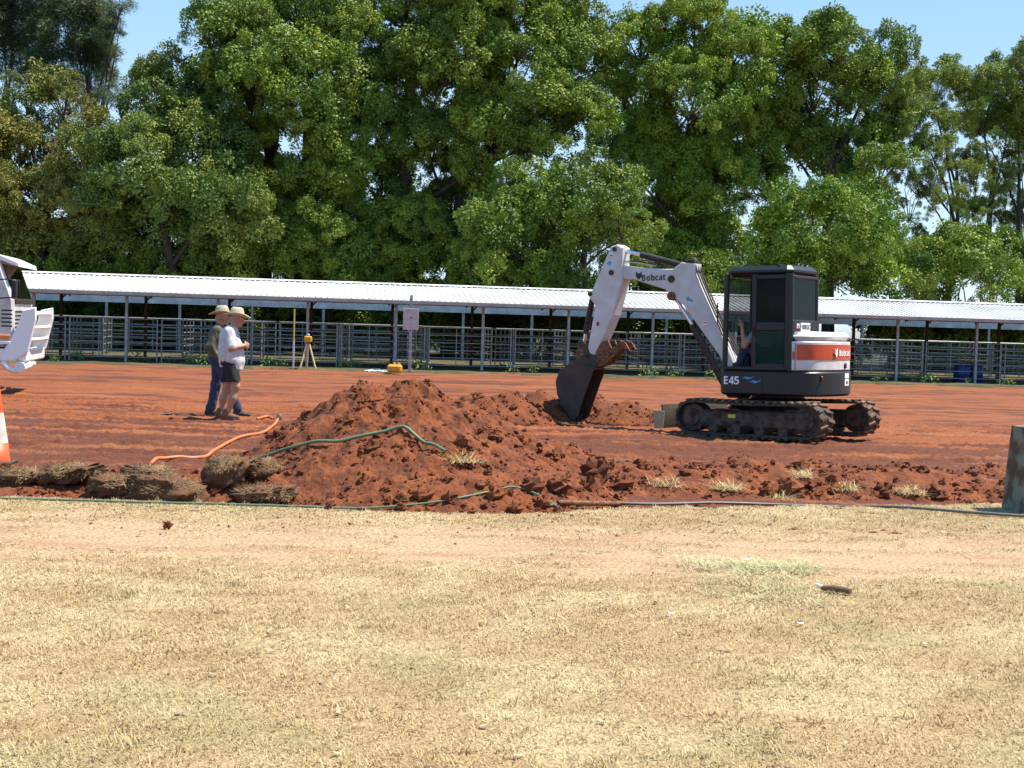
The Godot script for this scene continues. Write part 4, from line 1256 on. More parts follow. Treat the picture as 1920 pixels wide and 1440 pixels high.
	var arm := part(t, "dipper_arm", prism_mesh([Vector2(3.10, 3.05), Vector2(2.98, 3.08), Vector2(2.87, 3.02), Vector2(2.88, 2.76), Vector2(2.86, 2.50), Vector2(3.04, 1.90), Vector2(3.20, 1.56), Vector2(3.41, 1.2), Vector2(3.50, 1.2), Vector2(3.54, 1.35), Vector2(3.40, 2.06), Vector2(3.53, 2.2), Vector2(3.55, 2.29), Vector2(3.46, 2.33), Vector2(3.24, 2.78)], 0.02, 0.28, 0.015), M.boom_white)
	part(arm, "pivot_pin", tube_mesh([Vector3(3.08, 2.61, 0.0), Vector3(3.08, 2.61, 0.30)], [0.045], 14), M.steel_worn)
	part(arm, "pivot_pin", tube_mesh([Vector3(3.02, 3.0, 0.0), Vector3(3.02, 3.0, 0.30)], [0.04], 14), M.steel_worn)
	part(arm, "pivot_pin", tube_mesh([Vector3(3.5, 2.26, 0.0), Vector3(3.5, 2.26, 0.30)], [0.04], 14), M.steel_worn)
	part(arm, "sticker", lathe_mesh([Vector2(0, 0.003), Vector2(0.05, 0.002), Vector2(0.05, 0)], 18), M.decal_white, Transform3D(Basis(Vector3.RIGHT, -PI / 2) , Vector3(3.09, 2.90, 0.019)))
	part(arm, "sticker", box_mesh(Vector3(3.09, 2.90, 0.0145), Vector3(0.05, 0.025, 0.004), 0.0005), M.decal_red)
	part(arm, "scrawl", prism_mesh([Vector2(-0.05, 0.0), Vector2(-0.01, 0.035), Vector2(0.05, 0.02), Vector2(0.02, -0.02), Vector2(0.03, -0.04), Vector2(-0.03, -0.03)], 0, 0.003, 0.0005), M.decal_blue, Transform3D(facing_left, Vector3(3.12, 2.77, 0.019)))
	part(arm, "sticker", box_mesh(Vector3(3.34, 1.75, 0.017), Vector3(0.05, 0.07, 0.004), 0.0005), M.decal_red)
	part(arm, "sticker", box_mesh(Vector3(3.34, 1.75, 0.0155), Vector3(0.03, 0.05, 0.004), 0.0005), M.decal_black)
	var cyl := rod(t, "arm_cylinder", Vector3(2.58, 2.90, 0.15), Vector3(1.72, 2.68, 0.15), 0.055, M.steel_dark)
	rod(cyl, "piston_rod", Vector3(3.01, 3.0, 0.15), Vector3(2.56, 2.893, 0.15), 0.03, M.chrome)
	cyl = rod(t, "boom_cylinder", Vector3(1.60, 1.73, 0.15), Vector3(1.02, 0.80, 0.15), 0.062, M.steel_dark)
	rod(cyl, "piston_rod", Vector3(1.94, 2.20, 0.15), Vector3(1.59, 1.715, 0.15), 0.032, M.chrome)
	rod(cyl, "cylinder_guard", Vector3(1.52, 1.68, 0.085), Vector3(1.02, 0.90, 0.085), 0.025, M.steel_worn)
	cyl = rod(t, "bucket_cylinder", Vector3(3.53, 2.22, 0.15), Vector3(3.67, 1.58, 0.15), 0.05, M.steel_dark)
	rod(cyl, "piston_rod", Vector3(3.668, 1.59, 0.15), Vector3(3.70, 1.42, 0.15), 0.028, M.chrome)
	for zz in [0.0, 0.27]:
		part(t, "bucket_link", prism_mesh([Vector2(3.66, 1.48), Vector2(3.74, 1.46), Vector2(3.55, 1.16), Vector2(3.46, 1.2)], zz, zz + 0.03, 0.004), M.steel_worn)
		part(t, "bucket_link", prism_mesh([Vector2(3.66, 1.46), Vector2(3.74, 1.46), Vector2(3.80, 1.06), Vector2(3.70, 1.04)], zz + 0.035, zz + 0.06, 0.004), M.rust)
	part(t, "quick_hitch", prism_mesh([Vector2(3.36, 1.22), Vector2(3.55, 1.26), Vector2(3.82, 1.12), Vector2(3.86, 1.02), Vector2(3.4, 0.98), Vector2(3.3, 1.08)], 0.0, 0.30, 0.02), M.steel_worn)
	# bucket
	var back := [Vector2(3.36, 1.0), Vector2(3.62, 1.07), Vector2(3.88, 1.07), Vector2(4.07, 0.95), Vector2(4.15, 0.76), Vector2(4.12, 0.54), Vector2(4.02, 0.35), Vector2(3.86, 0.17), Vector2(3.80, 0.10)]
	var shell := back.duplicate()
	for i in range(back.size() - 1, -1, -1):
		var d: Vector2 = (back[mini(i + 1, back.size() - 1)] - back[maxi(i - 1, 0)]).normalized()
		shell.append(back[i] + d.rotated(-PI / 2) * 0.025)
	var bk := part(t, "bucket", prism_mesh(shell, -0.03, 0.32, 0.003), M.steel_worn)
	var cheek := back.duplicate()
	cheek.append_array([Vector2(3.70, 0.16), Vector2(3.60, 0.42), Vector2(3.48, 0.72)])
	for zz in [-0.05, 0.32]:
		part(bk, "side_plate", prism_mesh(cheek, zz, zz + 0.02, 0.004), M.steel_worn)
	for k in 4:
		part(bk, "tooth", prism_mesh([Vector2(3.76, 0.20), Vector2(3.90, 0.20), Vector2(3.80, -0.04), Vector2(3.74, -0.02)], -0.04 + k * 0.108, 0.005 + k * 0.108, 0.01), M.steel_dark)
	# thumb folded against the arm
	for zz in [0.02, 0.24]:
		var th := part(t, "thumb_plate", prism_mesh([Vector2(3.42, 1.02), Vector2(3.36, 1.30), Vector2(3.27, 1.44), Vector2(3.14, 1.48), Vector2(3.07, 1.34), Vector2(2.98, 1.36), Vector2(2.90, 1.48), Vector2(2.80, 1.44), Vector2(2.72, 1.32), Vector2(2.88, 1.34), Vector2(3.02, 1.20), Vector2(3.22, 1.05)], zz, zz + 0.035, 0.005), M.rust)
		th.set_meta("label", "rusty thumb plate with hooked tips")
	for q in [Vector2(3.1, 1.25), Vector2(2.93, 1.38), Vector2(3.32, 1.12)]:
		part(t, "thumb_bar", tube_mesh([Vector3(q.x, q.y, 0.0), Vector3(q.x, q.y, 0.30)], [0.035], 10), M.rust)
	return t

# ---------------------------------------------------------------- truck
func build_truck() -> void:
	var t := thing("parked_truck", "white cab-over truck with a big white bull bar, only its front in view", "truck", Vector3(-9.86, -0.04, -26.5), deg_to_rad(10.5))
	part(t, "cab", prism_mesh([Vector2(0.24, 0.95), Vector2(0.30, 1.10), Vector2(0.29, 1.80), Vector2(0.02, 2.55), Vector2(-0.10, 2.64), Vector2(-1.8, 2.70), Vector2(-1.8, 0.85), Vector2(-0.25, 0.85), Vector2(-0.3, 0.95)], -2.3, 0.0, 0.05), M.truck_white)
	var door := part(t, "door", box_mesh(Vector3(-0.70, 1.45, 0.006), Vector3(0.95, 1.05, 0.02), 0.008), M.truck_white)
	part(door, "stripe", box_mesh(Vector3(-0.66, 1.22, 0.018), Vector3(0.86, 0.05, 0.006), 0.001), M.machine_orange)
	part(door, "stripe", box_mesh(Vector3(-0.66, 1.16, 0.018), Vector3(0.86, 0.05, 0.006), 0.001), M.decal_blue)
	part(door, "door_sign", box_mesh(Vector3(-0.55, 1.62, 0.018), Vector3(0.22, 0.2, 0.004), 0.001), M.decal_blue)
	part(t, "side_window", prism_mesh([Vector2(-0.22, 1.92), Vector2(-0.24, 2.40), Vector2(-1.05, 2.46), Vector2(-1.05, 1.92)], -0.004, 0.006, 0.002), M.glass_dark)
	part(t, "windscreen", box_mesh(Vector3.ZERO, Vector3(0.014, 0.70, 2.0), 0.003), M.glass_dark, Transform3D(Basis(Vector3.BACK, 0.345), Vector3(0.172, 2.16, -1.15)))
	part(t, "sun_visor", prism_mesh([Vector2(-0.04, 2.60), Vector2(0.02, 2.66), Vector2(0.36, 2.52), Vector2(0.38, 2.44), Vector2(0.30, 2.46), Vector2(0.02, 2.56)], -2.2, -0.02, 0.01), M.bar_white)
	part(t, "roof_lamp", box_mesh(Vector3(-0.25, 2.72, -0.5), Vector3(0.12, 0.07, 0.16), 0.02), M.lamp_amber)
	part(t, "indicator_lamp", box_mesh(Vector3(0.12, 1.09, 0.008), Vector3(0.22, 0.08, 0.03), 0.01), M.lamp_amber)
	part(t, "step_panel", box_mesh(Vector3(0.0, 0.98, 0.01), Vector3(0.5, 0.06, 0.03), 0.01), M.bar_white)
	for k in 5:
		part(t, "grille_slot", box_mesh(Vector3(0.298, 1.28 + 0.075 * k, -0.75), Vector3(0.02, 0.035, 1.2), 0.004), M.steel_dark)
		part(t, "corner_slot", box_mesh(Vector3(0.17, 1.30 + 0.075 * k, 0.0), Vector3(0.2, 0.03, 0.012), 0.003), M.steel_dark)
	part(t, "wiper_cowl", box_mesh(Vector3(0.30, 1.78, -1.1), Vector3(0.05, 0.1, 2.0), 0.02), M.steel_dark)
	var mr := part(t, "mirror", box_mesh(Vector3(0.34, 2.0, 0.22), Vector3(0.09, 0.36, 0.2), 0.02), M.machine_black)
	part(mr, "mirror_arm", tube_mesh([Vector3(-0.15, 2.17, 0.02), Vector3(0.2, 2.19, 0.22), Vector3(0.42, 2.17, 0.22), Vector3(0.43, 1.86, 0.22), Vector3(0.1, 1.83, 0.2), Vector3(-0.12, 1.83, 0.02)], [0.014], 6), M.machine_black)
	# bull bar
	for zz in [-0.03, -2.27]:
		part(t, "bar_wing", prism_mesh([Vector2(0.46, 1.62), Vector2(0.70, 1.68), Vector2(0.71, 1.44), Vector2(0.575, 0.83), Vector2(0.32, 0.63), Vector2(-0.09, 0.62), Vector2(-0.09, 0.857), Vector2(0.14, 0.867), Vector2(0.38, 1.33)], zz - 0.05, zz + 0.05, 0.02), M.bar_white)
	for q in [[0.60, 1.55, 0.05], [0.62, 1.28, 0.035], [0.58, 1.05, 0.035]]:
		part(t, "bar_tube", tube_mesh([Vector3(q[0], q[1], -0.03), Vector3(q[0] + 0.08, q[1], -0.5), Vector3(q[0] + 0.08, q[1], -1.8), Vector3(q[0], q[1], -2.27)], [q[2]], 12), M.bar_white)
	part(t, "bar_channel", box_mesh(Vector3(0.45, 0.74, -1.15), Vector3(0.2, 0.24, 2.2), 0.03), M.bar_white)
	part(t, "under_tube", tube_mesh(spline([Vector3(0.1, 0.62, -0.04), Vector3(0.22, 0.48, -0.04), Vector3(0.40, 0.46, -0.1), Vector3(0.48, 0.55, -0.4), Vector3(0.48, 0.55, -1.2)], 5), [0.06], 12), M.bar_white)
	part(t, "under_roller", tube_mesh([Vector3(0.42, 0.52, 0.02), Vector3(0.48, 0.54, -0.5)], [0.10], 14), M.bar_white)
	for q in [-0.85, -3.4]:
		var w := part(t, "wheel", lathe_mesh([Vector2(0, -0.13), Vector2(0.28, -0.13), Vector2(0.46, -0.14), Vector2(0.5, -0.1), Vector2(0.5, 0.1), Vector2(0.46, 0.14), Vector2(0.28, 0.10), Vector2(0, 0.08)], 28, true), M.rubber, Transform3D(Basis(Vector3.RIGHT, PI / 2), Vector3(q, 0.5, -0.2)))
		part(w, "rim", lathe_mesh([Vector2(0, 0.10), Vector2(0.1, 0.12), Vector2(0.27, 0.106), Vector2(0.27, 0.09)], 20, true), M.truck_white)
	part(t, "chassis", box_mesh(Vector3(-2.6, 0.72, -1.15), Vector3(5.2, 0.24, 0.9), 0.02), M.steel_dark)
	part(t, "tipper_body", box_mesh(Vector3(-4.2, 1.55, -1.15), Vector3(4.4, 1.3, 2.35), 0.04), M.truck_white)

# ---------------------------------------------------------------- people
func hand_bones(wrist: Vector3, dir: Vector3, palm_n: Vector3, curl: float) -> Array:
	var side := dir.cross(palm_n).normalized()
	var out := [[wrist, wrist + dir * 0.045, 0.024, 0.026], [wrist + dir * 0.04 + side * 0.018, wrist + dir * 0.085 + side * 0.024, 0.018, 0.014], [wrist + dir * 0.04 - side * 0.018, wrist + dir * 0.085 - side * 0.022, 0.018, 0.014]]
	for k in 4:
		var root := wrist + dir * 0.085 + side * (0.028 - 0.0185 * k)
		var l: float = [0.036, 0.041, 0.038, 0.029][k]
		var d1 := (dir + palm_n * curl * 0.5).normalized()
		var d2 := (dir + palm_n * curl * 1.6).normalized()
		out.append([root, root + d1 * l, 0.0095, 0.009])
		out.append([root + d1 * l, root + d1 * l + d2 * l * 0.9, 0.009, 0.0075])
	var tb := wrist + dir * 0.03 + side * 0.026
	var td := (dir * 0.7 + side * 0.7 + palm_n * 0.35).normalized()
	out.append([tb, tb + td * 0.04, 0.013, 0.011])
	out.append([tb + td * 0.04, tb + td * 0.04 + (dir + palm_n * 0.4).normalized() * 0.03, 0.0105, 0.009])
	return out

func head_bones(c: Vector3, fwd: Vector3) -> Array:
	var right := fwd.cross(Vector3.UP).normalized()
	var up := right.cross(fwd).normalized()
	return [
		[c + up * 0.045 - fwd * 0.018, c + up * 0.035 + fwd * 0.012, 0.092, 0.088], [c - up * 0.03 + fwd * 0.02, c - up * 0.075 + fwd * 0.048, 0.072, 0.040],
		[c - up * 0.005 + fwd * 0.095, c - up * 0.03 + fwd * 0.118, 0.011, 0.016], [c - up * 0.062 + fwd * 0.088 + right * 0.016, c - up * 0.062 + fwd * 0.088 - right * 0.016, 0.010, 0.010],
		[c + up * 0.022 + fwd * 0.086 + right * 0.035, c + up * 0.022 + fwd * 0.086 - right * 0.035, 0.013, 0.013],
		[c + right * 0.088 - fwd * 0.01 + up * 0.015, c + right * 0.090 - fwd * 0.005 - up * 0.022, 0.014, 0.010], [c - right * 0.088 - fwd * 0.01 + up * 0.015, c - right * 0.090 - fwd * 0.005 - up * 0.022, 0.014, 0.010],
		[c - up * 0.05 - fwd * 0.03, c - up * 0.14 - fwd * 0.035, 0.058, 0.062]]

func eyes(parent: Node3D, c: Vector3, fwd: Vector3) -> void:
	var right := fwd.cross(Vector3.UP).normalized()
	for s in [-1, 1]:
		part(parent, "eye", lathe_mesh([Vector2(0, -0.008), Vector2(0.008, 0), Vector2(0, 0.008)], 8), M.eye, Transform3D(Basis.IDENTITY, c + fwd * 0.094 + right * 0.031 * s + Vector3(0, 0.004, 0)))

func hat(parent: Node3D, c: Vector3, m: Material, tilt: float) -> void:
	var st := begin()
	var crown_ := [Vector2(0.0, 0.108), Vector2(0.03, 0.118), Vector2(0.055, 0.128), Vector2(0.078, 0.112), Vector2(0.094, 0.07), Vector2(0.102, 0.03), Vector2(0.106, 0.0)]
	var xf := Transform3D(Basis(Vector3.BACK, tilt) * Basis.from_scale(Vector3(1.12, 1, 0.95)), c)
	st.set_smooth_group(2)
	lathe(st, crown_, 28, xf)
	# brim, turned up at the sides
	var rings := []
	for q in [[0.106, 0.0], [0.14, -0.004], [0.18, -0.004], [0.198, 0.0], [0.199, -0.006], [0.18, -0.011], [0.14, -0.011], [0.10, -0.008]]:
		var ring := []
		for k in 32:
			var a := TAU * k / 32
			var lift: float = pow(absf(sin(a)), 2.0) * (q[0] - 0.1) * 0.45 - pow(absf(cos(a)), 2.0) * (q[0] - 0.1) * 0.18
			ring.append(xf * Vector3(cos(a) * q[0], q[1] + lift, sin(a) * q[0]))
		rings.append(ring)
	for i in rings.size() - 1:
		for k in 32:
			var l := (k + 1) % 32
			quad(st, rings[i][k], rings[i][l], rings[i + 1][l], rings[i + 1][k])
	var h := part(parent, "hat", done(st), m)
	var bd := begin()
	lathe(bd, [Vector2(0.1075, 0.0), Vector2(0.1055, 0.026), Vector2(0.1035, 0.026)], 28, xf)
	part(h, "hat_band", done(bd), M.hat_band)

func boot(parent: Node3D, ankle: Vector3, fwd: Vector3, m: Material, tall: float) -> void:
	var st := begin()
	var g := Vector3(ankle.x, 0.0, ankle.z)
	flesh(st, [[g + Vector3(0, 0.045, 0) - fwd * 0.05, g + Vector3(0, 0.04, 0) + fwd * 0.07, 0.046, 0.044], [g + Vector3(0, 0.036, 0) + fwd * 0.07, g + Vector3(0, 0.03, 0) + fwd * 0.16, 0.044, 0.034], [g + Vector3(0, 0.06, 0) - fwd * 0.03, g + Vector3(0, tall, 0) - fwd * 0.025, 0.05, 0.054]], 0.03, 0.012, [Plane(Vector3.DOWN, -0.004)])
	var b := part(parent, "boot", done(st), m)
	part(b, "sole", slab_mesh([Vector2(g.x, g.z) - Vector2(fwd.x, fwd.z) * 0.105 + Vector2(-fwd.z, fwd.x) * 0.03, Vector2(g.x, g.z) - Vector2(fwd.x, fwd.z) * 0.105 - Vector2(-fwd.z, fwd.x) * 0.03, Vector2(g.x, g.z) + Vector2(fwd.x, fwd.z) * 0.12 - Vector2(-fwd.z, fwd.x) * 0.048, Vector2(g.x, g.z) + Vector2(fwd.x, fwd.z) * 0.2 - Vector2(-fwd.z, fwd.x) * 0.015, Vector2(g.x, g.z) + Vector2(fwd.x, fwd.z) * 0.2 + Vector2(-fwd.z, fwd.x) * 0.015, Vector2(g.x, g.z) + Vector2(fwd.x, fwd.z) * 0.12 + Vector2(-fwd.z, fwd.x) * 0.048], -0.012, 0.012, 0.003), M.hat_band)

func build_people() -> void:
	var X := Vector3.RIGHT
	# man in the white shirt, arms folded, weight on one leg
	var t := thing("person", "person in cream hat, white shirt and dark shorts, arms folded", "person", Vector3(-4.42, arena_h(-4.42, -21.7) + 0.012, -21.7), deg_to_rad(8))
	var hc := Vector3(0.09, 1.555, 0.0)
	var st := begin()
	flesh(st, [
		[Vector3(-0.01, 0.90, 0), Vector3(-0.02, 1.12, 0), 0.135, 0.145], [Vector3(-0.02, 1.12, 0), Vector3(-0.02, 1.30, 0), 0.145, 0.13], [Vector3(0, 1.36, 0), Vector3(0.045, 1.47, 0), 0.062, 0.056],
		[Vector3(-0.01, 1.35, -0.15), Vector3(-0.01, 1.35, 0.15), 0.065, 0.065],
		[Vector3(-0.01, 0.88, 0.09), Vector3(0.10, 0.51, 0.12), 0.092, 0.060], [Vector3(0.10, 0.51, 0.12), Vector3(0.055, 0.33, 0.12), 0.057, 0.060], [Vector3(0.055, 0.33, 0.12), Vector3(-0.02, 0.09, 0.12), 0.060, 0.038],
		[Vector3(-0.02, 0.88, -0.09), Vector3(-0.05, 0.49, -0.11), 0.092, 0.060], [Vector3(-0.05, 0.49, -0.11), Vector3(-0.10, 0.31, -0.11), 0.057, 0.060], [Vector3(-0.10, 0.31, -0.11), Vector3(-0.13, 0.09, -0.11), 0.060, 0.038],
		[Vector3(-0.02, 1.35, 0.19), Vector3(0.03, 1.11, 0.25), 0.054, 0.045], [Vector3(0.03, 1.11, 0.25), Vector3(0.225, 1.15, 0.10), 0.045, 0.029],
		[Vector3(-0.02, 1.35, -0.19), Vector3(0.04, 1.11, -0.25), 0.054, 0.045], [Vector3(0.04, 1.11, -0.25), Vector3(0.255, 1.17, -0.06), 0.045, 0.029]], 0.05, 0.016)
	flesh(st, head_bones(hc, (X + Vector3(0, -0.12, 0)).normalized()), 0.03, 0.008)
	flesh(st, hand_bones(Vector3(0.225, 1.15, 0.10), Vector3(0.25, 0.15, -0.95).normalized(), Vector3(-0.9, 0, -0.3).normalized(), 0.5), 0.012, 0.0045)
	flesh(st, hand_bones(Vector3(0.255, 1.17, -0.06), Vector3(0.2, -0.25, 0.95).normalized(), Vector3(-0.9, 0, 0.3).normalized(), 0.6), 0.012, 0.0045)
	part(t, "body", done(st), M.skin)
	part(t, "shirt", flesh_mesh([
		[Vector3(0.02, 0.80, 0), Vector3(0.0, 1.05, 0), 0.185, 0.185], [Vector3(0.075, 0.92, 0), Vector3(0.05, 1.10, 0), 0.15, 0.14], [Vector3(0.0, 1.05, 0), Vector3(-0.02, 1.28, 0), 0.18, 0.155], [Vector3(-0.015, 1.36, -0.15), Vector3(-0.015, 1.36, 0.15), 0.082, 0.082], [Vector3(0.0, 1.38, 0), Vector3(0.02, 1.42, 0), 0.085, 0.075],
		[Vector3(0.0, 0.95, -0.09), Vector3(-0.02, 1.25, -0.12), 0.13, 0.11], [Vector3(0.0, 0.95, 0.09), Vector3(-0.02, 1.25, 0.12), 0.13, 0.11],
		[Vector3(-0.02, 1.35, 0.19), Vector3(0.025, 1.14, 0.245), 0.072, 0.068], [Vector3(-0.02, 1.35, -0.19), Vector3(0.035, 1.14, -0.245), 0.072, 0.068]], 0.05, 0.014,
		[Plane(Vector3(-0.16, -1, 0).normalized(), -0.775), Plane(Vector3(0.3, 1, 0).normalized(), 1.40)], 0.016), M.shirt_white)
	part(t, "collar", lathe_mesh([Vector2(0.070, 0), Vector2(0.078, 0.012), Vector2(0.070, 0.04), Vector2(0.064, 0.038)], 20), M.shirt_white, Transform3D(Basis(Vector3.BACK, -0.25), Vector3(0.01, 1.405, 0)))
	var sh := part(t, "shorts", flesh_mesh([
		[Vector3(-0.01, 0.92, -0.05), Vector3(-0.01, 0.92, 0.05), 0.15, 0.15], [Vector3(0.0, 0.86, 0.085), Vector3(0.075, 0.57, 0.115), 0.118, 0.108], [Vector3(-0.02, 0.86, -0.085), Vector3(-0.045, 0.57, -0.108), 0.118, 0.108]], 0.05, 0.014, [Plane(Vector3(0.1, -1, 0).normalized(), -0.575)], 0.014), M.shorts_dark)
	sh.set_meta("label", "dark shorts ending above the knee")
	part(t, "hair", flesh_mesh([[hc + Vector3(-0.05, 0.0, 0), hc + Vector3(-0.045, -0.06, 0), 0.075, 0.06]], 0.02, 0.012), M.hair)
	eyes(t, hc, X)
	hat(t, hc + Vector3(-0.005, 0.066, 0), M.straw_hat, -0.08)
	boot(t, Vector3(-0.02, 0.08, 0.12), Vector3(0.98, 0, 0.17).normalized(), M.boot_tan, 0.11)
	boot(t, Vector3(-0.13, 0.08, -0.11), X, M.boot_tan, 0.11)
	# man in the olive shirt and jeans, stepping, half hidden behind the first
	t = thing("person", "person in tan hat, olive long-sleeved shirt and blue jeans, mid-step", "person", Vector3(-4.78, arena_h(-4.78, -22.5) + 0.012, -22.5), deg_to_rad(4))
	hc = Vector3(0.06, 1.60, 0.0)
	st = begin()
	flesh(st, [
		[Vector3(0, 0.93, 0), Vector3(0.0, 1.15, 0), 0.13, 0.14], [Vector3(0.0, 1.15, 0), Vector3(0.0, 1.33, 0), 0.14, 0.13], [Vector3(0.01, 1.40, 0), Vector3(0.035, 1.51, 0), 0.060, 0.055], [Vector3(0, 1.39, -0.15), Vector3(0, 1.39, 0.15), 0.065, 0.065],
		[Vector3(0, 0.91, 0.09), Vector3(0.19, 0.53, 0.11), 0.09, 0.058], [Vector3(0.19, 0.53, 0.11), Vector3(0.35, 0.11, 0.11), 0.058, 0.038], [Vector3(0, 0.91, -0.09), Vector3(-0.04, 0.50, -0.10), 0.09, 0.058], [Vector3(-0.04, 0.50, -0.10), Vector3(-0.12, 0.10, -0.10), 0.058, 0.038],
		[Vector3(0, 1.38, 0.19), Vector3(-0.10, 1.12, 0.24), 0.052, 0.043], [Vector3(-0.10, 1.12, 0.24), Vector3(0.03, 0.93, 0.20), 0.043, 0.029], [Vector3(0, 1.38, -0.19), Vector3(-0.05, 1.12, -0.25), 0.052, 0.043], [Vector3(-0.05, 1.12, -0.25), Vector3(0.06, 0.90, -0.22), 0.043, 0.029]], 0.05, 0.016)
	flesh(st, head_bones(hc, X), 0.03, 0.008)
	flesh(st, hand_bones(Vector3(0.03, 0.93, 0.20), Vector3(0.6, -0.78, -0.1).normalized(), Vector3(0, 0, -1), 0.5), 0.012, 0.0045)
	flesh(st, hand_bones(Vector3(0.06, 0.90, -0.22), Vector3(0.5, -0.85, 0.1).normalized(), Vector3(0, 0, 1), 0.5), 0.012, 0.0045)
	part(t, "body", done(st), M.skin)
	part(t, "shirt", flesh_mesh([
		[Vector3(0.0, 0.88, 0), Vector3(0.0, 1.10, 0), 0.165, 0.17], [Vector3(0.0, 1.10, 0), Vector3(-0.01, 1.32, 0), 0.17, 0.15], [Vector3(0, 1.395, -0.15), Vector3(0, 1.395, 0.15), 0.08, 0.08], [Vector3(0.0, 1.41, 0), Vector3(0.015, 1.45, 0), 0.082, 0.072], [Vector3(0, 1.0, -0.08), Vector3(0, 1.28, -0.11), 0.12, 0.11], [Vector3(0, 1.0, 0.08), Vector3(0, 1.28, 0.11), 0.12, 0.11],
		[Vector3(0, 1.38, 0.19), Vector3(-0.10, 1.12, 0.24), 0.068, 0.060], [Vector3(-0.10, 1.12, 0.24), Vector3(0.01, 0.96, 0.205), 0.058, 0.046], [Vector3(0, 1.38, -0.19), Vector3(-0.05, 1.12, -0.25), 0.068, 0.060], [Vector3(-0.05, 1.12, -0.25), Vector3(0.045, 0.93, -0.222), 0.058, 0.046]], 0.045, 0.014, [Plane(Vector3.DOWN, -0.87), Plane(Vector3(0.3, 1, 0).normalized(), 1.43)], 0.016), M.shirt_olive)
	part(t, "jeans", flesh_mesh([
		[Vector3(0, 0.94, -0.05), Vector3(0, 0.94, 0.05), 0.145, 0.145], [Vector3(0, 0.90, 0.085), Vector3(0.19, 0.53, 0.11), 0.108, 0.080], [Vector3(0.19, 0.53, 0.11), Vector3(0.345, 0.12, 0.11), 0.080, 0.068], [Vector3(0, 0.90, -0.085), Vector3(-0.04, 0.50, -0.10), 0.108, 0.080], [Vector3(-0.04, 0.50, -0.10), Vector3(-0.115, 0.11, -0.10), 0.080, 0.070]], 0.045, 0.014, [Plane(Vector3.DOWN, -0.06)], 0.014), M.denim)
	part(t, "belt", lathe_mesh([Vector2(0.160, -0.02), Vector2(0.164, 0), Vector2(0.160, 0.02)], 24), M.hat_band, Transform3D(Basis.from_scale(Vector3(1, 1, 1.12)), Vector3(0, 0.965, 0)))
	part(t, "beard", flesh_mesh([[hc + Vector3(0.07, -0.075, 0), hc + Vector3(0.05, -0.09, 0), 0.038, 0.04], [hc + Vector3(-0.055, -0.02, 0), hc + Vector3(-0.05, -0.06, 0), 0.068, 0.055]], 0.02, 0.011), M.hair)
	eyes(t, hc, X)
	hat(t, hc + Vector3(-0.01, 0.066, 0), M.felt_hat, 0.05)
	boot(t, Vector3(0.36, 0.08, 0.11), X, M.boot_dark, 0.14)
	boot(t, Vector3(-0.12, 0.08, -0.10), X, M.boot_dark, 0.14)
	# the driver, seated in the cab; set in the machine's axes
	var ex := Transform3D(Basis(Vector3.UP, deg_to_rad(144)) * Basis(Vector3.BACK, deg_to_rad(-1.5)), Vector3(4.15, -0.03, -21.5))
	t = thing("person", "person in grey-blue shirt driving the excavator, one forearm raised to a lever", "person", ex * Vector3(-0.02, 1.20, -0.38))
	t.basis = ex.basis
	hc = Vector3(0.13, 0.68, 0.0)
	st = begin()
	flesh(st, [
		[Vector3(-0.06, 0.09, 0), Vector3(0.04, 0.40, 0), 0.13, 0.135], [Vector3(0.06, 0.46, -0.15), Vector3(0.06, 0.46, 0.15), 0.062, 0.062], [Vector3(0.06, 0.48, 0), Vector3(0.10, 0.60, 0), 0.06, 0.055],
		[Vector3(-0.04, 0.08, -0.09), Vector3(0.34, 0.17, -0.13), 0.088, 0.06], [Vector3(0.34, 0.17, -0.13), Vector3(0.42, -0.07, -0.13), 0.057, 0.04], [Vector3(-0.04, 0.08, 0.09), Vector3(0.34, 0.17, 0.13), 0.088, 0.06], [Vector3(0.34, 0.17, 0.13), Vector3(0.42, -0.07, 0.13), 0.057, 0.04],
		[Vector3(0.07, 0.45, -0.19), Vector3(0.29, 0.20, -0.25), 0.052, 0.045], [Vector3(0.29, 0.20, -0.25), Vector3(0.34, 0.47, -0.24), 0.045, 0.03], [Vector3(0.07, 0.45, 0.19), Vector3(0.14, 0.20, 0.25), 0.052, 0.045], [Vector3(0.14, 0.20, 0.25), Vector3(0.34, 0.28, 0.26), 0.045, 0.029]], 0.05, 0.016)
	flesh(st, head_bones(hc, X), 0.03, 0.009)
	flesh(st, hand_bones(Vector3(0.34, 0.47, -0.24), Vector3(0.2, 0.97, 0.1).normalized(), Vector3(0.9, -0.2, 0.3).normalized(), 0.9), 0.012, 0.0045)
	flesh(st, hand_bones(Vector3(0.34, 0.28, 0.26), Vector3(0.9, 0.1, 0.1).normalized(), Vector3(0.2, -0.9, 0).normalized(), 0.9), 0.012, 0.0045)
	part(t, "body", done(st), M.skin)
	part(t, "shirt", flesh_mesh([[Vector3(-0.06, 0.08, 0), Vector3(0.04, 0.38, 0), 0.16, 0.155], [Vector3(0.06, 0.465, -0.15), Vector3(0.06, 0.465, 0.15), 0.076, 0.076], [Vector3(0.07, 0.45, -0.19), Vector3(0.20, 0.31, -0.225), 0.068, 0.064], [Vector3(0.07, 0.45, 0.19), Vector3(0.11, 0.30, 0.23), 0.068, 0.062]], 0.045, 0.016, [Plane(Vector3(0.3, 1, 0).normalized(), 0.51)]), M.shirt_blue)
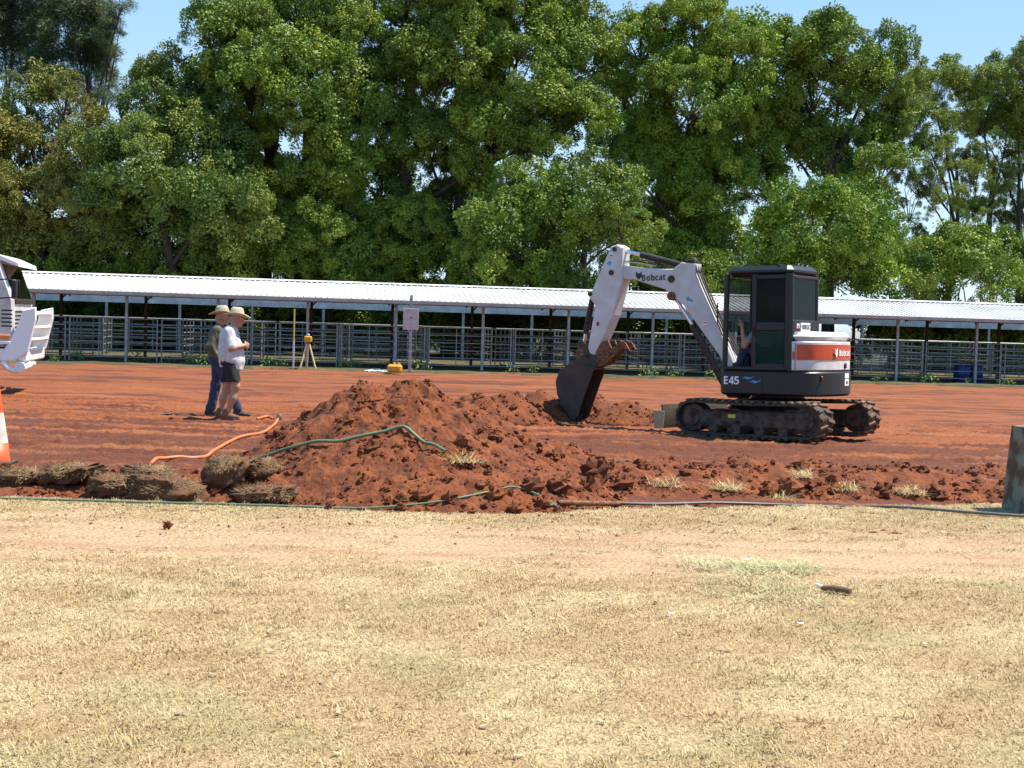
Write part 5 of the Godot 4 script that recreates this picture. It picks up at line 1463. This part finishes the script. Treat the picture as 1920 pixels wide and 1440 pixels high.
	part(t, "trousers", flesh_mesh([[Vector3(-0.05, 0.08, -0.05), Vector3(-0.05, 0.08, 0.05), 0.14, 0.14], [Vector3(-0.04, 0.08, -0.09), Vector3(0.34, 0.17, -0.13), 0.105, 0.078], [Vector3(0.34, 0.17, -0.13), Vector3(0.42, -0.05, -0.13), 0.076, 0.066], [Vector3(-0.04, 0.08, 0.09), Vector3(0.34, 0.17, 0.13), 0.105, 0.078], [Vector3(0.34, 0.17, 0.13), Vector3(0.42, -0.05, 0.13), 0.076, 0.066]], 0.04, 0.016), M.denim)
	part(t, "hair", flesh_mesh([[hc + Vector3(-0.03, 0.06, 0), hc + Vector3(-0.04, -0.03, 0), 0.086, 0.07]], 0.02, 0.012), M.hair)
	eyes(t, hc, X)
	for zz in [-0.13, 0.13]:
		part(t, "boot", flesh_mesh([[Vector3(0.40, -0.085, zz), Vector3(0.52, -0.095, zz), 0.045, 0.036], [Vector3(0.42, -0.07, zz), Vector3(0.415, 0.0, zz), 0.05, 0.055]], 0.03, 0.014), M.boot_dark)

# ---------------------------------------------------------------- smaller things
func soil_top(x: float, z: float) -> float:
	var h := arena_h(x, z)
	if z > edge_z(x):
		h = lawn_h(x, z)
	for l in [HEAP, BERM, SPOIL, SODBANK]:
		h = maxf(h, heap_h(l, x, z))
	return h

func laid_line(flat: Array, r: float, lift: float, each := 6, smooth := 0.4) -> ArrayMesh:   # a pipe lying on whatever is below it
	var pts := []
	for p in spline(flat.map(func(q): return Vector3(q[0], 0, q[1])), each):
		pts.append(Vector3(p.x, soil_top(p.x, p.z) + r + lift, p.z))
	for k in 10:
		var old := pts.duplicate()
		for i in range(1, pts.size() - 1):
			pts[i].y = maxf(lerpf(old[i].y, (old[i - 1].y + old[i + 1].y) / 2, smooth), soil_top(pts[i].x, pts[i].z) + r * 0.4)
	return tube_mesh(pts, [r], 8)

func build_props() -> void:
	tag(top_mesh("conduit_pipe", laid_line([[-3.55, -13.2], [-3.72, -14.2], [-3.93, -15.4], [-3.75, -15.75], [-3.55, -16.0], [-3.52, -16.5], [-3.58, -18.4], [-3.48, -19.4], [-3.52, -20.6], [-3.62, -21.5]], 0.02, 0.01, 6), M.conduit_orange), "bent orange plastic conduit lying across the soil", "pipe")
	tag(top_mesh("conduit_offcut", laid_line([[-3.95, -21.5], [-3.86, -21.9], [-3.72, -21.7]], 0.018, 0.01, 5), M.conduit_orange), "short orange conduit offcut by the end of the long conduit", "pipe")
	tag(top_mesh("pipe_fitting", lathe_mesh([Vector2(0, 0.1), Vector2(0.04, 0.1), Vector2(0.045, 0), Vector2(0, 0)], 12), M.pipe_grey, Vector3(-3.62, arena_h(-3.62, -21.6), -21.62)), "grey fitting standing at the end of the orange conduit", "pipe fitting")
	tag(top_mesh("garden_hose", laid_line([[-2.75, -13.2], [-2.52, -13.07], [-2.17, -12.9], [-1.79, -12.72], [-1.45, -12.7], [-1.07, -12.73], [-0.89, -12.68], [-0.71, -12.57], [-0.58, -12.42]], 0.016, 0.035, 8), M.hose_green), "green hose running over the tall soil heap", "hose")
	tag(top_mesh("garden_hose", laid_line([[-5.4, -12.75], [-4.9, -12.65], [-4.4, -12.55], [-4.1, -12.6], [-3.7, -12.75]], 0.016, 0.02, 8), M.hose_green), "green hose draped over the turf sods beside the cone", "hose")
	tag(top_mesh("garden_hose", laid_line([[-5.2, -11.45], [-3.66, -11.52], [-2.98, -11.58], [-2.25, -11.6], [-1.6, -11.6], [-1.0, -11.62], [-0.5, -11.72], [0.0, -11.95], [0.25, -11.9], [0.46, -11.7]], 0.010, 0.004, 6), M.hose_green), "long thin green hose along the lawn edge below the heap", "hose")
	tag(top_mesh("water_pipe", laid_line([[0.35, -11.75], [0.8, -12.2], [1.47, -12.66], [2.26, -12.95], [3.02, -12.95], [3.66, -12.65], [4.3, -12.35], [5.6, -12.0]], 0.014, 0.012, 6), M.pipe_grey), "grey poly pipe bowed along the lawn edge toward the concrete block", "pipe")
	tag(top_mesh("rusty_bar", laid_line([[0.42, -11.82], [0.75, -12.02], [0.98, -12.25]], 0.022, 0.03, 4), M.rust), "short rusty bar lying at the foot of the heap beside the grey pipe", "bar")
	# traffic cone
	var c := thing("traffic_cone", "orange traffic cone with a white band beside the turf sods", "cone", Vector3(-5.36, -0.02, -14.4))
	c.scale = Vector3(0.86, 0.92, 0.86)
	part(c, "cone_body", lathe_mesh([Vector2(0.172, 0.03), Vector2(0.145, 0.24), Vector2(0.142, 0.24)], 24), M.cone_orange)
	part(c, "cone_band", lathe_mesh([Vector2(0.145, 0.24), Vector2(0.088, 0.58)], 24), M.cone_white)
	part(c, "cone_body", lathe_mesh([Vector2(0.088, 0.58), Vector2(0.035, 0.90), Vector2(0.03, 0.91), Vector2(0, 0.91)], 24), M.cone_orange)
	part(c, "cone_base", box_mesh(Vector3(0, 0.015, 0), Vector3(0.42, 0.035, 0.42), 0.012), M.rubber)
	# concrete block
	var b := thing("concrete_block", "weathered grey-green concrete block standing at the lawn edge", "block", Vector3(5.02, -0.02, -12.75), deg_to_rad(4))
	part(b, "block_body", prism_mesh([Vector2(-0.36, 0), Vector2(-0.295, 0.80), Vector2(0.30, 0.84), Vector2(0.36, 0)], -0.3, 0.3, 0.02), M.concrete_mossy)
	part(b, "cast_joint", box_mesh(Vector3(0, 0.36, 0.302), Vector3(0.64, 0.012, 0.006), 0.002), M.timber_dark)
	part(b, "cast_joint", box_mesh(Vector3(0, 0.60, 0.302), Vector3(0.62, 0.012, 0.006), 0.002), M.timber_dark)
	# sign board on a post
	var s := thing("sign_board", "blank pale board fixed to a tall post before the shed", "sign", Vector3(-3.19, -0.02, -43.0), 0.05)
	part(s, "post", box_mesh(Vector3(0, 1.2, 0), Vector3(0.09, 2.4, 0.07), 0.008), M.galvanised)
	part(s, "board", box_mesh(Vector3(0, 1.65, 0.06), Vector3(0.48, 0.66, 0.035), 0.006), M.sign_face)
	part(s, "bolt", lathe_mesh([Vector2(0, 0.012), Vector2(0.02, 0.008), Vector2(0.02, 0)], 10), M.steel_dark, Transform3D(Basis(Vector3.RIGHT, PI / 2), Vector3(0.01, 1.70, 0.078)))
	# surveyor's level and staff
	var l := thing("laser_level", "yellow laser level on a wooden tripod by a shed post", "survey tool", Vector3(-6.45, -0.02, -43.6))
	for k in 3:
		var a := TAU * k / 3 + 0.3
		part(l, "leg", tube_mesh([Vector3(cos(a) * 0.28, 0, sin(a) * 0.28), Vector3(cos(a) * 0.04, 0.80, sin(a) * 0.04)], [0.03, 0.028], 8), M.tripod_wood)
	part(l, "tripod_head", lathe_mesh([Vector2(0, 0.79), Vector2(0.08, 0.79), Vector2(0.08, 0.83), Vector2(0, 0.83)], 14), M.pipe_grey)
	var lb := part(l, "level_body", box_mesh(Vector3(0, 0.93, 0), Vector3(0.24, 0.19, 0.2), 0.03), M.plastic_yellow)
	part(lb, "level_head", lathe_mesh([Vector2(0, 1.10), Vector2(0.05, 1.09), Vector2(0.055, 1.03), Vector2(0, 1.03)], 14), M.sign_face)
	var sf := thing("survey_staff", "thin survey staff, yellow above and white below, by the tripod", "survey tool", Vector3(-6.85, -0.02, -43.3))
	part(sf, "staff_upper", box_mesh(Vector3(0, 1.36, 0), Vector3(0.045, 0.98, 0.03), 0.005), M.pole_yellow)
	part(sf, "staff_lower", box_mesh(Vector3(0, 0.44, 0), Vector3(0.055, 0.88, 0.036), 0.005), M.band_white)
	# fuel can lying down, tarp beside it
	var f := thing("fuel_can", "yellow-orange plastic can lying on the dirt before the shed", "container", Vector3(-3.6, -0.03, -42.4))
	part(f, "can_body", box_mesh(Vector3(0, 0.14, 0), Vector3(0.46, 0.25, 0.3), 0.06), M.plastic_yellow)
	part(f, "can_cap", lathe_mesh([Vector2(0, 0.05), Vector2(0.035, 0.05), Vector2(0.035, 0), Vector2(0, 0)], 12), M.sign_face, Transform3D(Basis.IDENTITY, Vector3(-0.02, 0.265, 0)))
	part(f, "can_handle", tube_mesh(spline([Vector3(0.05, 0.26, 0), Vector3(0.1, 0.31, 0), Vector3(0.18, 0.26, 0)], 5), [0.016], 6), M.plastic_yellow)
	tag(top_mesh("folded_tarp", field(-0.42, 0.42, 16, -0.2, 0.2, 8, func(x, z): return 0.06 * (1.0 - pow(absf(x) / 0.42, 2.0)) * (1.0 - pow(absf(z) / 0.2, 2.0)) + noise_c.get_noise_2d(x * 200.0, z * 200.0) * 0.03, func(_x, _z): return Color(1, 1, 1)), M.tarp_pale, Vector3(-4.15, 0.0, -42.9)), "pale green crumpled sheet beside the fuel can", "sheet")
	# blue drums behind a shed post
	for k in 2:
		var dr := thing("blue_drum", ["blue plastic drum standing behind a shed post", "second blue drum, half behind its twin at the shed post"][k], "drum", shed_at(16.05 + 0.62 * k, -0.02, 0.75 + 0.3 * k), 0.0, "blue drums")
		part(dr, "drum_body", lathe_mesh([Vector2(0, 0), Vector2(0.26, 0), Vector2(0.285, 0.03), Vector2(0.285, 0.28), Vector2(0.295, 0.30), Vector2(0.285, 0.32), Vector2(0.285, 0.56), Vector2(0.26, 0.60), Vector2(0, 0.60)], 24), M.plastic_blue)
		part(dr, "drum_rim", lathe_mesh([Vector2(0.262, 0.60), Vector2(0.27, 0.615), Vector2(0.255, 0.62), Vector2(0.25, 0.60)], 24), M.plastic_blue)
	# turf sods turned over along the edge
	var spots := [[-4.45, -12.55, 0.30, 0.07], [-3.95, -12.45, 0.27, 0.09], [-3.45, -12.15, 0.22, 0.10], [-2.98, -12.0, 0.36, 0.13], [-2.52, -12.35, 0.2, 0.15], [-2.12, -12.0, 0.29, 0.08], [-3.25, -12.45, 0.25, 0.08], [-2.25, -12.55, 0.18, 0.11]]
	var words := ["flat sod beside the cone base", "sod with the green hose over it", "shaggy brown sod at the lawn edge", "largest brown sod, fibrous roots showing", "tall upended sod with a dark shaded face", "straw-topped sod at the foot of the tall heap", "sod tucked behind the shaggy ones", "small sod leaning on the tall heap"]
	var tuft := grass_tuft(9, 26, 0.07, 0.05)
	for i in spots.size():
		var q: Array = spots[i]
		var t := thing("turf_sod", words[i], "turf sod", Vector3(q[0], soil_top(q[0], q[1]) - 0.03, q[1]), rng.randf_range(-0.5, 0.5), "turf sods along the lawn edge")
		var n := FastNoiseLite.new()
		n.seed = 50 + i
		n.frequency = 2.2
		n.fractal_octaves = 4
		var st := begin()
		st.set_smooth_group(1)
		var sp := SphereMesh.new()
		sp.radial_segments = 28
		sp.rings = 16
		var arr := sp.get_mesh_arrays()
		var vv: PackedVector3Array = arr[Mesh.ARRAY_VERTEX]
		for id in arr[Mesh.ARRAY_INDEX]:
			var p := vv[id].normalized()
			var sq := Vector3(signf(p.x) * pow(absf(p.x), 0.6), signf(p.y) * pow(absf(p.y), 0.6), signf(p.z) * pow(absf(p.z), 0.6))
			st.add_vertex((sq * (0.9 + 0.6 * n.get_noise_3dv(p * 1.2) + 0.2 * n.get_noise_3dv(p * 6.0))) * Vector3(q[2], q[3], 0.2) + Vector3(p.y * 0.05 * sin(i * 2.1), q[3] * 0.75 + p.x * 0.06 * sin(i * 1.7), 0))
		part(t, "sod_body", done(st), M.sod_soil)
		var mm := MultiMesh.new()
		mm.transform_format = MultiMesh.TRANSFORM_3D
		mm.use_colors = true
		mm.mesh = tuft
		mm.instance_count = 60
		for k in 60:
			var d := Vector3(rng.randfn(), absf(rng.randfn()) * 0.9 + 0.75, rng.randfn()).normalized()
			var at := d * Vector3(q[2] * 1.25, q[3], 0.26) * rng.randf_range(0.85, 1.0) + Vector3(0, q[3] * 0.75, 0)
			mm.set_instance_transform(k, Transform3D(Basis(Quaternion(Vector3.UP, d)) * Basis(Vector3.UP, rng.randf() * TAU), at))
			mm.set_instance_color(k, Color(0.20, 0.11, 0.05).lerp(Color(0.44, 0.30, 0.13), pow(rng.randf(), 1.6)) * rng.randf_range(0.6, 1.1))
		var o := MultiMeshInstance3D.new()
		o.name = "dry_roots"
		o.multimesh = mm
		o.material_override = M.grass_blade
		o.set_meta("kind", "stuff")
		t.add_child(o, true)
	# straw tufts caught in the bank
	var marks := [[2.1, -13.6, "pale straw tuft standing on the bank, the tallest there"], [2.62, -13.5, "flat straw tuft on the bank by the tallest one"], [1.5, -13.55, "straw tuft on the bank beside the round hollow clod"], [2.95, -14.1, "small green-tinged tuft at the top of the bank"], [3.4, -13.9, "small straw tuft on the bank toward the concrete block"], [-0.5, -12.4, "straw tuft at the end of the hose on the heap"], [4.1, -13.9, "last straw tuft on the bank before the concrete block"]]
	var wisp := grass_tuft(21, 90, 0.16, 0.08)
	var wm: StandardMaterial3D = M.grass_blade.duplicate()
	wm.vertex_color_use_as_albedo = false
	wm.albedo_color = Color(0.55, 0.43, 0.21).linear_to_srgb()
	for q in marks:
		var t := thing("straw_tuft", q[2], "grass tuft", Vector3(q[0], soil_top(q[0], q[1]) - 0.01, q[1]), rng.randf() * TAU, "straw tufts in the bank")
		for k in 3:
			part(t, "wisp", wisp, wm, Transform3D(Basis(Vector3.UP, k * 2.0).scaled(Vector3(1.3, 0.9, 1.3)), Vector3(rng.randf_range(-0.09, 0.09), 0, rng.randf_range(-0.05, 0.05))))
	# odds and ends on the lawn
	var cl := clod_mesh(8)
	tag(top_mesh("soil_clod", cl, M.soil_1, Vector3(-2.54, 0.02, -10.3)), "single round soil clod lying on the worn lawn track", "clod")
	get_node("soil_clod").scale = Vector3.ONE * 0.042
	var sk := thing("wood_stick", "short brown stick lying on the dry lawn", "stick", Vector3(2.02, 0.02, -8.42), -0.5)
	part(sk, "stick_body", tube_mesh([Vector3(-0.09, 0.012, 0), Vector3(-0.02, 0.02, 0.01), Vector3(0.05, 0.016, 0), Vector3(0.09, 0.012, 0.01)], [0.016, 0.02, 0.021, 0.018], 8), M.wood_stick)
	part(sk, "broken_end", tube_mesh([Vector3(-0.13, 0.03, -0.01), Vector3(-0.09, 0.016, 0)], [0.006, 0.015], 7), M.paper_white)
	for q in [[1.66, -9.5, "scrap of white paper among the loose straw on the lawn"], [1.6, -7.45, "scrap of white paper alone on the dry lawn"], [0.92, -7.62, "small curled white scrap on the lawn, away from the straw"]]:
		var pm := field(-0.018, 0.018, 6, -0.012, 0.012, 5, func(x, z): return 0.012 + x * x * 14.0 + z * 0.3 * x * 10.0, func(_x, _z): return Color(1, 1, 1))
		tag(top_mesh("paper_scrap", pm, M.paper_white, Vector3(q[0], 0.012, q[1])), q[2], "paper scrap", "paper scraps on the lawn")
	var hay := MultiMesh.new()
	hay.transform_format = MultiMesh.TRANSFORM_3D
	hay.use_colors = true
	hay.mesh = grass_tuft(33, 9, 0.12, 0.05)
	hay.instance_count = 260
	for k in 260:
		var f2 := rng.randf()
		var x := lerpf(1.25, 2.1, rng.randf()) + rng.randfn() * 0.12
		var z := -9.35 + rng.randfn() * 0.14 if f2 < 0.5 else lerpf(-9.4, -8.0, rng.randf())
		if f2 >= 0.5:
			x = 1.62 + rng.randfn() * 0.2
		hay.set_instance_transform(k, Transform3D(Basis.from_euler(Vector3(rng.randf_range(-0.3, 0.3), rng.randf() * TAU, 0)).scaled(Vector3(1.1, 0.35, 1.1)), Vector3(x, 0.01, z)))
		hay.set_instance_color(k, Color(0.50, 0.46, 0.25).lerp(Color(0.35, 0.34, 0.15), rng.randf()))
	var ho := MultiMeshInstance3D.new()
	ho.name = "loose_straw"
	ho.multimesh = hay
	ho.material_override = M.grass_blade
	tag(ho, "loose greenish straw scattered on the lawn near the stick", "straw", "", "stuff")
	add_child(ho)
	var dead := MultiMesh.new()
	dead.transform_format = MultiMesh.TRANSFORM_3D
	dead.use_colors = true
	dead.mesh = field(-1, 1, 3, -0.45, 0.45, 2, func(x, z): return 0.25 * x * x + 0.3 * z * z, func(_x, _z): return Color(1, 1, 1))
	dead.instance_count = 420
	for k in 420:
		var z := -4.0 - 7.5 * rng.randf()
		var x := rng.randf_range(-1.0, 1.0) * (1.2 - z * 0.42)
		var r := rng.randf_range(0.008, 0.022)
		dead.set_instance_transform(k, Transform3D(Basis.from_euler(Vector3(rng.randf_range(-0.5, 0.5), rng.randf() * TAU, rng.randf_range(-0.5, 0.5))).scaled(Vector3.ONE * r), Vector3(x, lawn_h(x, z) + 0.014, z)))
		dead.set_instance_color(k, Color(0.25, 0.14, 0.07).lerp(Color(0.5, 0.38, 0.22), rng.randf()))
	var deo := MultiMeshInstance3D.new()
	deo.name = "leaf_litter"
	deo.multimesh = dead
	deo.material_override = M.grass_blade
	tag(deo, "small dead leaves scattered over the dry lawn", "leaf litter", "", "stuff")
	add_child(deo)
	var peb := MultiMesh.new()
	peb.transform_format = MultiMesh.TRANSFORM_3D
	peb.use_colors = true
	peb.mesh = cl
	peb.instance_count = 900
	for k in 900:
		var x := rng.randf_range(-6.0, 6.5)
		var z := edge_z(x) + absf(rng.randfn()) * 0.9 + 0.05
		var r := 0.004 + 0.012 * pow(rng.randf(), 3.0)
		peb.set_instance_transform(k, Transform3D(Basis(Vector3.UP, rng.randf() * TAU).scaled(Vector3.ONE * r), Vector3(x, lawn_h(x, z) + r * 0.4, z)))
		peb.set_instance_color(k, Color(0.40, 0.20, 0.11).lerp(Color(0.42, 0.33, 0.24), rng.randf()))
	var po := MultiMeshInstance3D.new()
	po.name = "soil_crumbs"
	po.multimesh = peb
	po.material_override = M.soil_clod
	tag(po, "soil crumbs strewn over the lawn below the heap", "soil crumbs", "", "stuff")
	add_child(po)

func _ready() -> void:
	rng.seed = 20240
	for q in [[noise_a, 1], [noise_b, 2], [noise_c, 3]]:
		q[0].seed = q[1]
		q[0].frequency = 0.05
		q[0].fractal_octaves = 3
	# camera
	var cam := Camera3D.new()
	cam.name = "camera"
	cam.fov = 30.96
	cam.near = 0.1
	cam.far = 1500.0
	cam.position = Vector3(0, 1.6, 0)
	cam.rotation_degrees = Vector3(-2.51, 0, 1.7)
	add_child(cam)
	# sky, sun, exposure
	var sky_m := ProceduralSkyMaterial.new()
	sky_m.sky_top_color = Color(0.38, 0.65, 0.90)
	sky_m.sky_horizon_color = Color(0.88, 0.96, 0.985)
	sky_m.sky_curve = 0.13
	sky_m.sky_energy_multiplier = 0.85
	sky_m.ground_bottom_color = Color(0.30, 0.22, 0.16)
	sky_m.ground_horizon_color = Color(0.55, 0.55, 0.52)
	sky_m.sun_angle_max = 12.0
	var sky := Sky.new()
	sky.sky_material = sky_m
	var env := Environment.new()
	env.background_mode = Environment.BG_SKY
	env.sky = sky
	env.tonemap_mode = Environment.TONE_MAPPER_LINEAR
	env.tonemap_exposure = 1.9
	env.sdfgi_enabled = true
	env.ssao_enabled = true
	env.ssil_enabled = true
	var we := WorldEnvironment.new()
	we.name = "environment"
	we.environment = env
	add_child(we)
	var sun := DirectionalLight3D.new()
	sun.name = "sun"
	sun.light_energy = 1.6
	sun.light_color = Color(1.0, 0.965, 0.90)
	sun.light_angular_distance = 0.5
	sun.shadow_enabled = true
	add_child(sun)
	sun.look_at_from_position(Vector3(0.48, 1.0, -0.08) * 50.0, Vector3.ZERO)
	make_materials()
	mat("weed_leaf", Color(0.13, 0.19, 0.03), 0.6)
	mat("sod_soil", Color(0.19, 0.08, 0.033), 0.95, 0.0, M.soil.albedo_texture, 2.2, M.soil.normal_texture, 1.2)
	build_ground()
	var verge := field(-48, 48, 320, -39, -72, 110, func(x, z): return (0.0 if shed_n(x, z) > -2.0 + noise_a.get_noise_2d(x * 12.0, z * 12.0) * 1.2 else -0.3) + noise_a.get_noise_2d(x * 15.0, z * 15.0) * 0.04, func(x, z): return Color(0.075, 0.075, 0.025).lerp(Color(0.16, 0.12, 0.05), smoothstep(-0.1, 0.4, noise_b.get_noise_2d(x * 10.0, z * 14.0))))
	structure("verge_ground", verge, M.lawn)
	build_heaps()
	build_sheds()
	build_trees()
	build_excavator()
	build_truck()
	build_people()
	build_props()
	print("leaf sprays ", leaf_count)

func shed_n(x: float, z: float) -> float:
	return -x * sin(TURN) - (z + 46.0) * cos(TURN)
